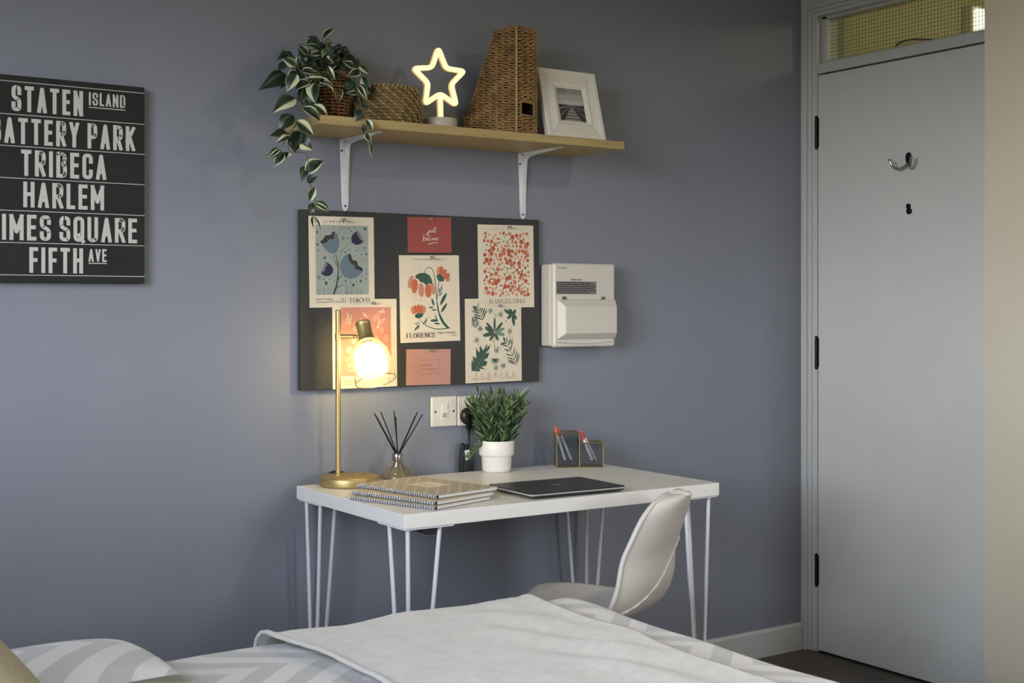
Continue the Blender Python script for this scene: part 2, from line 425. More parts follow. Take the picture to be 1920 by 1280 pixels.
b.box((-1.35, -4.09, 0.90), (-0.75, -4.05, 0.95)); b.box((-1.35, -4.09, 1.75), (-0.75, -4.05, 1.80)); struct('added_rear_window', b, m_gloss)  # unseen rear window, added to even out daylight on the back wall
# skirting
b = MB()
b.prism([(0, 0), (-0.015, 0), (-0.015, 0.083), (-0.008, 0.092), (0, 0.092)], lambda x, y, d: (d, x, y), -4.0, -0.0005); struct('baseboard_back', b, m_gloss)
# corridor behind the transom
b = MB()
b.box((1.55, -4.1, 0), (1.65, 0.12, HI)); b.box((0.1, 0.02, 0), (1.55, 0.12, HI)); b.box((0.1, -4.1, 0), (1.55, -4.0, HI)); struct('wall_corridor', b, mat('corridor_yellow_paint', (204, 192, 152), 0.6))
b = MB(); b.box((0.1, -0.004, 0), (0.20, 0.02, HI)); struct('trim_2', b, mat('corridor_pale_trim', (150, 156, 140), 0.5))

# door frame: lining, architrave, transom bar
b = MB()
def frame_u(xf, xb, yo, yi, zo, zi, yr):
    """an upside-down U of section (xf..xb) between outer and inner lines"""
    b.box((xf, yi, 0), (xb, yo, zo)); b.box((xf, yr, zi), (xb, yi, zo)); b.box((xf, yr-(yo-yi), 0), (xb, yr, zo))
frame_u(-0.016, 0.0, -0.0005, -0.0245, 2.28, 2.2156, -0.874)
frame_u(-0.022, 0.0, -0.0200, -0.0290, 2.224, 2.2110, -0.8725)
frame_u(-0.010, 0.0, -0.0290, -0.0420, 2.2110, 2.1990, -0.8595)
frame_u(-0.004, 0.1, -0.0420, -0.0640, 2.1990, 2.1850, -0.8330)
b.box((0.0, -0.835, 1.9875), (0.1, -0.064, 2.0220))
b.box((0.005, -0.835, 2.0220), (0.012, -0.064, 2.0255))
for a, c in (((0.022, -0.0855, 2.022), (0.045, -0.064, 2.185)), ((0.022, -0.833, 2.022), (0.045, -0.812, 2.185)), ((0.022, -0.833, 2.175), (0.045, -0.064, 2.185)), ((0.022, -0.833, 2.022), (0.045, -0.064, 2.0305))): b.box(a, c)
b.box((0.045, -0.833, 1.95), (0.1, -0.064, 1.9875)); b.box((0.045, -0.085, 0), (0.1, -0.064, 1.9875))
frame = struct('trim_1', b, m_gloss, bevel=0.0025)
# transom window: wired glass
b = MB(); b.box((0.040, -0.8155, 2.028), (0.044, -0.0830, 2.178))
tw = struct('window_2', b, thin_glass('wired_glass', (236, 240, 226), 0.05, edge=0.25, rough=0.12))
b = MB()
y = -0.0905
while y > -0.81: b.box((0.0355, y-0.0005, 2.0300), (0.0365, y+0.0005, 2.176)); y -= 0.0127
z = 2.037
while z < 2.174: b.box((0.0355, -0.814, z-0.0005), (0.0365, -0.0845, z+0.0005)); z += 0.0127
struct('wire_mesh', b, mat('wire_in_glass', (92, 92, 74), 0.5, 0.6), tw)
b = MB(); b.tube(smooth_path([(0.052, -0.355, 2.030), (0.055, -0.36, 2.046), (0.058, -0.40, 2.054), (0.058, -0.45, 2.048), (0.055, -0.50, 2.038)], 5), 0.0035)
tag(build('cable', b, mat('grey_cable', (110, 108, 90), 0.6)), 'thin grey cable looped behind the wired glass above the door', 'cable')
# glowing panel added for the corridor ceiling lights' reflection in the wired glass
cl = thing('corridor_reflection_panel', 'glowing white panel added for the bright reflection in the wired glass above the door', 'light', (1.02, 0.02, 2.20))
b = MB(); b.box((-0.13, -0.045, 0.0), (0.13, -0.0005, 0.15)); build('housing', b, m_white, cl, bevel=0.006)
b = MB(); b.box((-0.115, -0.058, 0.015), (0.115, -0.046, 0.135)); build('diffuser', b, mat('reflection_glow', (235, 235, 230), 0.4, vary=0.0, emit=(255, 250, 238), estr=2.2), cl, bevel=0.004)
# door leaf
b = MB(); b.box((0.0, -0.8275, 0.006), (0.044, -0.0665, 1.981))
door = struct('door_1', b, m_door, bevel=0.0015)
for zc in (1.785, 1.0285, 0.280):
    b = MB(); b.tube([(-0.0045, -0.0620, zc-0.051), (-0.0045, -0.0620, zc+0.051)], 0.0055, 10)
    b.box((-0.0012, -0.0605, zc-0.050), (0.004, -0.0530, zc+0.050)); b.box((-0.0012, -0.0700, zc-0.050), (0.0, -0.0650, zc+0.050))
    for q in (-0.031, -0.010, 0.010, 0.031): b.tube([(-0.0045, -0.0620, zc+q-0.0006), (-0.0045, -0.0620, zc+q+0.0006)], 0.0062, 10)
    b.sphere((-0.0045, -0.0620, zc+0.053), 0.0055, 0, 10, 6); b.sphere((-0.0045, -0.0620, zc-0.053), 0.0055, 0, 10, 6)
    build('hinge', b, m_bronze, door, label='dark bronze door hinge')
# peephole (two dark discs: lens and swung cover)
b = MB()
b.M = Matrix.Translation((0, -0.4510, 1.5075)) @ Matrix.Rotation(-PI/2, 4, 'Y'); b.lathe([(0.0001, 0.006), (0.006, 0.006), (0.0085, 0.004), (0.0085, 0)], 20)
b.M = Matrix.Translation((0, -0.4540, 1.4915)) @ Matrix.Rotation(-PI/2, 4, 'Y'); b.lathe([(0.0001, 0.007), (0.008, 0.007), (0.010, 0.005), (0.010, 0)], 20)
build('peephole', b, mat('black_metal', (18, 17, 17), 0.35, 0.5), door, label='black peephole with its cover hanging below')
# coat hook
hk = thing('coat_hook', 'small steel double coat hook screwed to the white door', 'hook', (0, -0.4520, 1.645))
b = MB()
pr = []
for i in range(24):
    t = 2*PI*i/24; w = 0.0108*(1+0.35*math.sin(t)); pr.append((w*math.cos(t), 0.012+0.023*math.sin(t)))
b.prism(pr, lambda x, y, d: (-d, x, y), 0.0, 0.005)
build('back_plate', b, mat('gunmetal', (52, 52, 58), 0.3, 0.9), hk, bevel=0.0015)
for sg in (1, -1):
    b = MB()
    p = smooth_path([(-0.004, 0, 0.0), (-0.014, sg*0.008, -0.012), (-0.026, sg*0.024, -0.018), (-0.038, sg*0.036, -0.008), (-0.042, sg*0.042, 0.010)], 5)
    b.tube(p, [0.0042]*(len(p)-1)+[0.0046], 10); b.sphere(p[-1], 0.0052)
    build('prong', b, m_chrome, hk)

# ------------------------------------------------------------------ desk
DX0, DX1, DY0, DY1, DZ, DT = -1.935, -0.969, -0.612, -0.034, 0.715, 0.034
desk = thing('desk', 'white rectangular desk on white hairpin legs against the blue-grey wall', 'desk', (-1.45, -0.32, 0))
m_lam = mat('white_laminate', (233, 231, 225), 0.34, vary=0.008, bump=0.01)
b = MB(); b.box((DX0, DY0, DZ-DT), (DX1, DY1, DZ)); build('desktop', b, m_lam, desk, world=True, bevel=0.0016)
for cx, sx in ((DX0, 1), (DX1, -1)):
    for cy, sy in ((DY0, 1), (DY1, -1)):
        b = MB(); zt = DZ-DT
        pl = [(0.004, 0.004), (0.135, 0.004), (0.135, 0.022), (0.022, 0.135), (0.004, 0.135)]
        if sx*sy < 0: pl = pl[::-1]
        b.prism(pl, lambda x, y, d: (cx+sx*x, cy+sy*y, d), zt-0.004, zt-0.0002)
        top = [(0.020, 0.020), (0.105, 0.019), (0.019, 0.105)]
        foot = [(0.034, 0.034), (0.046, 0.030), (0.030, 0.046)]
        for t, f in zip(top, foot):
            b.tube([(cx+sx*t[0], cy+sy*t[1], zt-0.003), (cx+sx*f[0], cy+sy*f[1], 0.012)], 0.0052, 10)
        loop = [(0.046, 0.030), (0.041, 0.036), (0.034, 0.034), (0.036, 0.041), (0.030, 0.046)]
        b.tube(smooth_path([(cx+sx*x, cy+sy*y, 0.012 if i in (0, 2, 4) else 0.006) for i, (x, y) in enumerate(loop)], 3), 0.0052, 8)
        build('leg', b, m_metalw, desk, world=True)
b = MB()
b.prism([(-0.030, 0), (0.030, 0), (0.030, -0.006), (0.022, -0.016), (0.014, -0.022), (-0.012, -0.022), (-0.022, -0.016), (-0.030, -0.006)], lambda x, y, d: (-1.850+x, d, DZ-DT+y), -0.590, -0.520)
build('fixing_block', b, m_black, desk, world=True, label='black plastic block fixed under the desktop')

# ------------------------------------------------------------------ chair: moulded shell, tapered legs
ch = thing('chair', 'white moulded plastic chair pulled up to the right end of the desk', 'chair', (-1.337, -0.744, 0), rad(28.0))
m_shell = mat('white_polypropylene', (210, 206, 198), 0.38, vary=0.008)
prof = [  # forward, height, half width
 (0.374, 0.392, 0.085), (0.368, 0.415, 0.112), (0.342, 0.430, 0.146), (0.26, 0.431, 0.180), (0.16, 0.427, 0.192), (0.07, 0.429, 0.194), (0.015, 0.442, 0.192),
 (-0.022, 0.472, 0.190), (-0.044, 0.525, 0.184), (-0.052, 0.590, 0.170), (-0.070, 0.640, 0.158), (-0.088, 0.685, 0.144), (-0.099, 0.709, 0.126), (-0.106, 0.725, 0.100), (-0.110, 0.734, 0.066), (-0.1115, 0.7375, 0.024)]
PS = smooth_path([p for p in prof], 4)
def shell(u, v):
    k = min(int(round(u*(len(PS)-1))), len(PS)-1); f, z, hw = PS[k]
    s = (v-0.5)*2; a = abs(s)
    back = max(0.0, min(1.0, (0.10-f)/0.10))
    wrap = (a**2.4)
    x = s*hw*(1-0.05*back*a)
    return (x, f+wrap*0.045*back, z+wrap*0.022*(1-back)+0.0)
b = MB(); b.grid(shell, len(PS)-1, 20)
# turned rim
shell_o = build('shell', b, m_shell, ch, solid=0.007, subsurf=1)
b = MB()
rim = [(x*1.004, y-0.002, z) for x, y, z in ([shell(i/60, 0.0) for i in range(18, 61)] + [shell(1, j/10) for j in range(1, 10)] + [shell(i/60, 1.0) for i in range(60, 17, -1)])]
b.tube(rim, 0.0062, 8); build('rim', b, m_shell, shell_o)
b = MB()   # raised curved line across the back of the shell
ridge = []
for i in range(25):
    t = i/24; z = 0.462+0.155*(3*t*t-2*t**3)
    k = min(range(len(PS)), key=lambda q: abs(PS[q][1]-z)+(1 if PS[q][0] > 0.03 else 0))
    q = shell(k/(len(PS)-1), 0.03+0.90*t); ridge.append((q[0], q[1]-0.0035, z))
b.tube(ridge, 0.0036, 8); build('ridge', b, m_shell, shell_o)
for sx, sy in ((-1, 0), (1, 0), (-1, 1), (1, 1)):
    b = MB(); y0 = 0.12+0.14*sy; y1 = 0.06+0.28*sy
    b.tube([(sx*0.13, y0, 0.425), (sx*0.205, y1, 0.0)], [0.015, 0.010], 12); build('leg', b, m_metalw, ch)
b = MB(); b.box((-0.14, 0.10, 0.405), (0.14, 0.28, 0.420)); build('under_frame', b, m_metalw, ch, bevel=0.004)

# ------------------------------------------------------------------ shelf, brackets
SZ0, SZ1, SY = 1.6428, 1.6655, -0.244
b = MB(); b.box((-1.968, SY, SZ0), (-0.997, -0.0005, SZ1))
shelf = build('shelf', b, wood('pale_oak', (160, 138, 88), (178, 156, 104), 'X'), bevel=0.0012)
tag(shelf, 'long pale oak wall shelf on two white brackets', 'shelf')
def bracket(xc, label):
    t = thing('shelf_bracket', label, 'shelf bracket', (xc, 0, SZ0), 0, 'shelf brackets')
    b = MB()
    # wall arm: tapered plate with a raised centre rib
    b.prism([(-0.0165, 0), (0.0165, 0), (0.0105, -0.175), (0.008, -0.190), (0.003, -0.196), (-0.003, -0.196), (-0.008, -0.190), (-0.0105, -0.175)], lambda x, y, d: (x, d, y), -0.003, -0.0004)
    wa = build('wall_arm', b, m_metalw, t, bevel=0.0008)
    b = MB()
    b.prism([(-0.0165, 0), (0.0165, 0), (0.0105, -0.180), (0.008, -0.196), (0.003, -0.202), (-0.003, -0.202), (-0.008, -0.196), (-0.0105, -0.180)][::-1], lambda x, y, d: (x, y, d), -0.003, -0.0004)
    sa = build('shelf_arm', b, m_metalw, t, bevel=0.0008)
    b = MB()
    side = [(0, -0.0015), (-0.150, -0.0015), (-0.150, -0.004), (-0.06, -0.009), (-0.026, -0.0135), (-0.0165, -0.022), (-0.011, -0.06), (-0.004, -0.150), (-0.0015, -0.150), (-0.0015, 0)]
    b.prism(side, lambda y, z, x: (x, y-0.001, z-0.001), -0.0065, 0.0065)
    build('rib', b, m_metalw, t, bevel=0.003, seg=3)
    ms = mat('screw_head', (90, 88, 84), 0.4, 0.8)
    for x, z in ((-0.011, -0.032), (0.011, -0.026), (0, -0.182)):
        b = MB(); b.M = Matrix.Translation((x, -0.003, z)) @ Matrix.Rotation(PI/2, 4, 'X'); b.lathe([(0.0001, 0.0015), (0.0028, 0.001), (0.0034, 0)], 12); build('screw', b, ms, wa)
    for x, y in ((0, -0.185),):
        b = MB(); b.M = Matrix.Translation((x, y, -0.003)) @ Matrix.Rotation(PI, 4, 'X'); b.lathe([(0.0001, 0.0015), (0.0028, 0.001), (0.0034, 0)], 12); build('screw', b, ms, sa)
bracket(-1.7765, 'white metal shelf bracket at the plant end of the shelf')
bracket(-1.1890, 'white metal shelf bracket under the picture frame end of the shelf')

# ------------------------------------------------------------------ lettered canvas
cv = thing('canvas_sign', 'black canvas sign with white place names on the wall left of the shelf', 'sign', (-2.533, 0, 1.2436))
CXL, CXR, CZ0, CZ1 = -2.727, -2.3395, 1.2436, 1.7272
def sign_mats():
    mc = mat('black_canvas', (26, 26, 25), 0.75, vary=0.25, scale=25, bump=0.25, bscale=900)
    m = mat('worn_white_print', (190, 188, 180), 0.8, vary=0.0); nt = m.node_tree
    r = [n for n in nt.nodes if n.type == 'VALTORGB'][0]; n = [n for n in nt.nodes if n.type == 'TEX_NOISE'][0]
    n.inputs['Scale'].default_value = 30; n.inputs['Detail'].default_value = 10; n.inputs['Roughness'].default_value = 0.75
    r.color_ramp.elements[0].position = 0.30; r.color_ramp.elements[1].position = 0.37
    r.color_ramp.elements[0].color = lin((96, 94, 90)); r.color_ramp.elements[1].color = lin((194, 192, 184))
    return mc, m
mc, mprint = sign_mats()
b = MB(); b.box((CXL, -0.0300, CZ0), (CXR, -0.0015, CZ1)); build('canvas', b, mc, cv, world=True, bevel=0.002)
face = lambda x, y, d: (x, -0.0300-d, y)
b = MB(); pr = Print(b, face)
for z in (1.7125, 1.6358, 1.5620, 1.4873, 1.4114, 1.3367, 1.2612): pr.rect(CXL, z-0.0008, CXR, z+0.0008, 0)
build('rule_lines', b, mprint, cv, world=True)
rows = [('STATEN', -2.6546, -2.4899, 1.6435, .0605), ('BATTERY PARK', -2.7015, -2.3635, 1.5677, .0607), ('TRIBECA', -2.6332, -2.4342, 1.4935, .0615),
        ('HARLEM', -2.6282, -2.4395, 1.4200, .0603), ('TIMES SQUARE', -2.7075, -2.3587, 1.3425, .0605), ('FIFTH', -2.6145, -2.4899, 1.2667, .0604), ('ISLAND', -2.476, -2.3877, 1.6717, .0315), ('AVE', -2.4769, -2.4333, 1.2952, .0310)]
for txt, x0, x1, z, h in rows:
    b = MB(); pr = Print(b, face, start=0.0006)
    pr.polys(line_of_text(txt, h, x1-x0, 0.148, cw_ratio=0.40, gap_ratio=0.125, space=0.20), 0, x0, z)
    if txt == 'ISLAND': pr.rect(x0, 1.6658, x1, 1.6680, 0)
    if txt == 'AVE': pr.rect(x0, 1.2905, x1, 1.2927, 0)
    build('lettering', b, mprint, cv, world=True)

# ------------------------------------------------------------------ pin board and papers
b = MB(); b.box((-1.9165, -0.0200, 0.9640), (-1.1425, -0.0008, 1.4455))
board = build('pinboard', b, mat('charcoal_felt', (60, 59, 58), 0.95, vary=0.28, scale=260, bump=0.5, bscale=700), bevel=0.0015)
tag(board, 'dark grey felt pinboard hung with posters above the desk', 'pinboard')
ink = {k: mat('ink_'+k, c, 0.75, vary=0.02) for k, c in dict(
    cream=(219, 207, 184), black=(40, 36, 34), grey=(120, 114, 104), mist=(156, 162, 152), blue=(102, 120, 128), navy=(44, 42, 66), charcoal=(44, 40, 42), stone=(118, 126, 128),
    green=(52, 72, 62), moss=(104, 128, 108), teal=(44, 84, 74), orange=(192, 102, 70), peach=(198, 134, 106), coral=(198, 134, 118), blush=(216, 152, 132), pale=(214, 184, 156),
    red=(152, 74, 66), white=(226, 220, 210), pinkcard=(188, 138, 128), rust=(176, 82, 56), gold=(196, 168, 122), olive=(150, 132, 70), brown=(110, 70, 56), sage=(112, 136, 116), leaf=(58, 84, 66)).items()}
IK = list(ink); im = [ink[k] for k in IK]; ix = {k: i for i, k in enumerate(IK)}
def paper(name, label, cat, cx, cz, w, h, rot, lift, base='cream', group=None):
    """returns mesh builder and the printing on the sheet; face coordinates run 0..w, 0..h"""
    b = MB(); r = rad(rot); c, s = math.cos(r), math.sin(r); y0 = -0.0202-lift
    def fn(x, y, d):
        X = x-w/2; Y = y-h/2
        return (cx+X*c-Y*s, y0-d, cz+X*s+Y*c)
    n = 1
    for i in range(n):
        v0, v1 = h*i/n, h*(i+1)/n
        b.add([fn(0, v0, .0003), fn(w, v0, .0003), fn(w, v1, .0003), fn(0, v1, .0003), fn(0, v0, 0), fn(w, v0, 0), fn(w, v1, 0), fn(0, v1, 0)], [(0, 1, 2, 3), (7, 6, 5, 4), (0, 3, 7, 4), (1, 5, 6, 2)] + ([(0, 4, 5, 1)] if i == 0 else []) + ([(3, 2, 6, 7)] if i == n-1 else []), ix[base])
    pr = Print(b, fn, start=0.0004)
    def done():
        o = build(name, b, im); tag(o, label, cat, group); return o
    return pr, done
def serif(pr, txt, x0, x1, y, h, m, thin=0.05, t=0.15, cwr=0.62, gap=0.2, fit='cw'): pr.polys(line_of_text(txt, h, x1-x0, t, thin, True, cwr, gap, 0.5, fit), m, x0, y)
def tiny(pr, txt, x0, x1, y, m):
    ps = font_polys(txt, 1.0); w = max(p[0] for q in ps for p in q); k = (x1-x0)/w
    pr.polys(ps, m, x0, y, k)
def star(pr, x, y, r, m, n=5):
    for i in range(n):
        a = 2*PI*i/n+0.3; pr.ell(x+r*.55*math.cos(a), y+r*.55*math.sin(a), r*.45, r*.28, a, m, 8)
def flower(pr, x, y, r, m, n, a0, fat=0.5):
    for i in range(n):
        a = a0+2*PI*i/n; pr.ell(x+r*.55*math.cos(a), y+r*.55*math.sin(a), r*.5, r*fat*.62, a, m, 9)
def frond(pr, pts, n, ln, wd, m, ang=0.9):
    P = smooth_path(pts, 12); pr.stroke(P, 0.0012, 0.0006, m)
    for i in range(n):
        q = int((i+0.5)/n*(len(P)-1)); d = Vector(P[min(q+1, len(P)-1)])-Vector(P[q]); a = math.atan2(d.y, d.x)
        l = ln*(1-0.55*i/n)
        for sg in (1, -1):
            aa = a+sg*ang; pr.ell(P[q][0]+l*.5*math.cos(aa), P[q][1]+l*.5*math.sin(aa), l*.5, wd, aa, m, 10, True)
random.seed(7)
# --- blue tulip poster
pr, done = paper('poster', 'poster of blue tulips on grey with the title TOKYO', 'poster', -1.7953, 1.3077, 0.1955, 0.2445, 0.8, 0.0008, group='city flower posters')
A0, A1, B0, B1 = 0.0195, 0.1780, 0.0340, 0.2210       # art rectangle
pr.rect(A0, B0, A1, B1, ix['mist']); pr.layer()
def T(pts): return [(A0+(x-240)/582*(A1-A0), B1-(y-247)/753*(B1-B0)) for x, y in pts]
def T1(x, y): return T([(x, y)])[0]
for i in range(44):
    x = random.uniform(248, 812); y0 = 998; hgt = random.uniform(50, 150); dx = random.uniform(-18, 18)
    pr.stroke(T([(x, y0), (x+dx*.3, y0-hgt*.5), (x+dx, y0-hgt)]), 0.0007, 0.0003, ix['stone'] if i % 3 else ix['green'])
for base, n_, sg in (((345, 400), 7, -1), ((690, 640), 8, 1), ((740, 400), 5, 1), ((300, 720), 4, -1)):
    for i in range(n_):
        a = rad(95-sg*15*i-sg*5); L = 110
        if base[0] > 700: L = 70
        e = (base[0]+L*math.cos(a)*1.0, base[1]-L*math.sin(a)*0.9); pr.stroke(T([base, e]), 0.0005, 0.0004, ix['gold'] if i % 2 else ix['olive'])
pr.layer()
pr.stroke(smooth_path(T([(430, 995), (462, 900), (480, 800), (484, 700), (470, 620), (455, 555)])), 0.0052, 0.0018, ix['green'])
pr.stroke(smooth_path(T([(487, 690), (500, 600), (545, 500), (640, 430)])), 0.0026, 0.0012, ix['moss'])
pr.stroke(smooth_path(T([(478, 840), (498, 812), (525, 792)])), 0.003, 0.002, ix['green'])
pr.stroke(smooth_path(T([(474, 690), (440, 625), (385, 585)])), 0.0026, 0.0006, ix['green'])
pr.stroke(smooth_path(T([(445, 955), (480, 915), (560, 890)])), 0.003, 0.0006, ix['green'])
pr.stroke(smooth_path(T([(468, 835), (450, 790), (425, 770)])), 0.0014, 0.0008, ix['moss'])
for x, y, r, k in ((785, 278, 17, 'navy'), (262, 325, 14, 'navy'), (262, 458, 14, 'navy'), (268, 523, 15, 'stone'), (338, 600, 16, 'navy'), (350, 875, 20, 'black'), (650, 897, 18, 'black'), (732, 853, 16, 'green'), (565, 850, 14, 'brown'),
                   (798, 557, 13, 'navy'), (540, 388, 24, 'moss'), (780, 490, 20, 'moss'), (272, 810, 26, 'moss'), (692, 516, 14, 'blue'), (740, 562, 11, 'sage'), (330, 532, 9, 'stone'), (565, 540, 11, 'navy'), (632, 310, 9, 'navy'), (605, 280, 8, 'green'), (440, 265, 11, 'sage'), (512, 285, 12, 'sage'), (553, 275, 11, 'stone'),
                   (678, 272, 12, 'sage'), (495, 330, 10, 'sage'), (570, 335, 11, 'sage'), (595, 390, 9, 'navy'), (510, 520, 11, 'sage'), (598, 513, 12, 'sage'), (320, 830, 9, 'navy'), (388, 830, 13, 'sage'), (437, 850, 10, 'moss'), (525, 857, 11, 'moss'), (622, 860, 12, 'sage'), (680, 857, 11, 'sage'),
                   (748, 808, 11, 'blue'), (798, 730, 12, 'moss'), (797, 776, 8, 'navy'), (790, 830, 12, 'blue'), (310, 295, 9, 'olive'), (262, 398, 9, 'stone'), (255, 640, 11, 'sage'), (440, 585, 8, 'navy'), (630, 490, 9, 'sage'), (720, 490, 9, 'stone'), (795, 620, 9, 'stone')):
    star(pr, *T1(x, y), r*0.000273, ix[k])
pr.layer()
for out, dark in (([(287,425),(345,400),(400,380),(430,325),(450,315),(480,345),(500,410),(495,480),(470,540),(430,557),(380,545),(330,490)], [(287,425),(320,406),(345,362),(385,355),(410,350),(425,318),(450,315),(447,360),(440,402),(400,395),(375,410),(358,440),(320,447)]),
                  ([(600,553),(640,620),(690,680),(750,712),(757,742),(730,780),(680,815),(620,832),(560,815),(520,770),(498,700),(510,640),(550,580)], [(600,552),(625,565),(640,620),(690,637),(705,682),(750,710),(757,742),(715,735),(670,722),(662,682),(620,657),(598,610)])):
    pr.poly(T(out), ix['blue']); pr.layer(); pr.poly(T(dark), ix['charcoal']); pr.layer()
    c = [sum(p[i] for p in dark)/len(dark) for i in (0, 1)]
    for i in range(len(dark)//2): pr.stroke(T([dark[i+1], dark[-i-2]]), 0.0004, 0.0004, ix['gold'])
for out, dark in (([(705,303),(660,330),(630,375),(635,430),(680,458),(730,450),(770,415),(725,395),(715,360),(690,340)], [(705,303),(735,335),(770,412),(725,395),(715,360),(692,340)]),
                  ([(345,645),(390,665),(425,710),(425,760),(390,795),(340,800),(292,770),(335,740),(345,700),(368,680)], [(345,645),(325,690),(300,740),(292,770),(335,740),(345,700),(368,680)])):
    pr.poly(T(dark), ix['stone']); pr.layer(); pr.poly(T(out), ix['navy']); pr.layer()
serif(pr, 'FLOWER MARKET', 0.0455, 0.1485, 0.2281, 0.0050, ix['black'], t=.17, cwr=.7, fit='gap')
serif(pr, 'TOKYO', 0.1165, 0.1795, 0.0120, 0.0125, ix['black'])
tiny(pr, 'Papers Designs', 0.0195, 0.0690, 0.0200, ix['grey']); tiny(pr, 'No.2', 0.0930, 0.1075, 0.0200, ix['grey']); tiny(pr, 'art Exhibition of CITY FLOWERS', 0.0195, 0.1075, 0.0125, ix['grey'])
done()
# --- coral floral poster behind the lamp
pr, done = paper('poster', 'coral pink floral poster behind the brass lamp', 'poster', -1.7250, 1.0865, 0.1970, 0.2425, 0.5, 0.0002, group='city flower posters')
x0, x1, y0, y1 = 0.0250, 0.1790, 0.0335, 0.2200
pr.rect(x0, y0, x1, y1, ix['coral']); pr.layer()
for i in range(70):
    x = random.uniform(x0+.012, x1-.012); y = random.uniform(y0+.012, y1-.012); k = random.random()
    if k < .45: flower(pr, x, y, random.uniform(.006, .011), ix['pale'] if k < .15 else ix['blush'], 6, random.random()*3, .6)
    elif k < .75:
        a = random.random()*6.28; pr.ell(x, y, .010, .0035, a, ix['pale'], 10, True)
    else:
        a = random.random()*6.28
        for j in range(5): pr.ell(x+.0025*j*math.cos(a), y+.0025*j*math.sin(a), .004, .001, a+1.1*(1 if j % 2 else -1), ix['pale'], 8)
    if i % 10 == 9: pr.layer()
serif(pr, 'FLOWER MARKET', 0.0470, 0.1500, 0.2270, 0.0045, ix['black'], t=.17, cwr=.7, fit='gap')
tiny(pr, 'Papers Designs', 0.0250, 0.0740, 0.0180, ix['grey']); tiny(pr, 'art Exhibition of CITY FLOWERS', 0.0250, 0.1130, 0.0105, ix['grey'])
serif(pr, 'S', 0.1690, 0.1775, 0.0120, 0.0120, ix['black'])
done()
# --- red card
pr, done = paper('card', 'red card with the white handwritten words just believe', 'card', -1.5209, 1.3891, 0.1430, 0.0995, 1.2, 0.0002, 'red')
def J(pts): return smooth_path([(0.0 + (x-1240)/484*0.143, 0.0995-(y-155)/388*0.0995) for x, y in pts], 5)
for pts, w in (([(1478,292),(1470,325),(1455,352),(1446,340),(1470,318)], 7), ([(1484,262),(1487,266)], 6), ([(1480,318),(1494,300),(1492,318),(1503,318),(1510,298),(1508,318),(1518,312)], 5), ([(1530,292),(1518,300),(1530,312),(1515,324)], 5), ([(1548,262),(1540,300),(1540,324),(1556,312)], 6), ([(1520,282),(1562,276)], 4),
               ([(1418,345),(1412,390),(1402,425)], 7), ([(1410,400),(1430,382),(1436,400),(1415,418)], 6), ([(1442,405),(1462,394),(1452,382),(1442,400),(1452,412),(1470,404)], 5), ([(1480,345),(1468,390),(1470,410),(1484,402)], 6), ([(1492,385),(1488,408),(1498,404)], 5), ([(1494,368),(1496,371)], 6),
               ([(1504,392),(1516,384),(1518,400),(1504,404),(1516,398),(1524,406)], 5), ([(1528,384),(1534,406),(1546,378)], 5), ([(1550,400),(1568,388),(1558,378),(1548,396),(1560,408),(1580,398)], 5), ([(1464,452),(1500,440),(1575,434)], 7), ([(1400,328),(1403,332)], 8), ([(1584,372),(1587,376)], 8), ([(1586,402),(1588,405)], 5)):
    p = J(pts); pr.stroke(p, w*.000295, w*.00016, ix['white'])
done()
# --- orange bell flower poster
pr, done = paper('poster', 'poster of drooping orange bell flowers with the title FLORENCE', 'poster', -1.5198, 1.2097, 0.1955, 0.2440, 1.2, 0.0004, group='city flower posters')
def Fp(pts): return [((x-1162)/656*0.1955, 0.2440-(y-574)/942*0.2440) for x, y in pts]
def F1(x, y): return Fp([(x, y)])[0]
KF = 0.000283
for i in range(170):
    x = random.uniform(1240, 1745); y = random.uniform(670, 1370)
    k = random.choice(['teal', 'grey', 'orange', 'olive', 'peach']); pr.ell(*F1(x, y), random.uniform(.0006, .0011), .0004, random.random()*3, ix[k], 6)
pr.layer()
pr.stroke(smooth_path(Fp([(1435, 770), (1450, 725), (1490, 706), (1525, 735), (1545, 820), (1558, 950), (1565, 1090), (1582, 1200), (1625, 1300), (1700, 1374)])), 0.0016, 0.0030, ix['teal'])
pr.poly(Fp([(1562, 1090), (1570, 1090), (1592, 1200), (1640, 1300), (1702, 1374), (1668, 1374), (1620, 1320), (1585, 1240)]), ix['teal'])
pr.stroke(smooth_path(Fp([(1700, 1373), (1560, 1380), (1460, 1345), (1392, 1295), (1368, 1245)])), 0.0028, 0.0014, ix['teal'])
pr.stroke(smooth_path(Fp([(1592, 855), (1580, 950), (1570, 1050)])), 0.0018, 0.0018, ix['teal'])
pr.layer()
for x, y, L, w, a in ((1637,1052,150,36,58),(1642,1150,120,30,52),(1520,1085,84,24,-72),(1500,1142,60,16,2),(1530,1170,60,15,0),(1532,1285,95,28,0),(1562,1320,70,18,-8),(1442,1285,72,14,75),(1420,1305,50,12,60),(1335,1362,76,18,48),(1358,1352,60,12,66),(1616,940,70,14,78),(1596,960,62,13,95),(1612,990,50,10,20),(1600,1008,46,9,0),(1555,1265,84,14,-75),(1338,1318,46,10,-20),(1358,1305,44,9,-45)):
    pr.ell(*F1(x, y), L*KF/2, w*KF/2, rad(a), ix['teal'], 12, True)
for i, (x, y, w, h, a) in enumerate(((1285,862,62,130,-18),(1325,908,72,145,-8),(1522,935,48,130,10),(1395,950,66,140,3),(1470,960,76,140,4))): pr.ell(*F1(x, y), w*KF*.5, h*KF*.5, rad(a), ix[('peach', 'orange', 'peach', 'peach', 'orange')[i]], 16); pr.layer()
pr.poly(Fp([(1330,812),(1345,785),(1385,768),(1440,765),(1490,795),(1515,845),(1512,890),(1478,878),(1460,890),(1440,893),(1420,872),(1385,862),(1365,830)]), ix['leaf']); pr.layer()
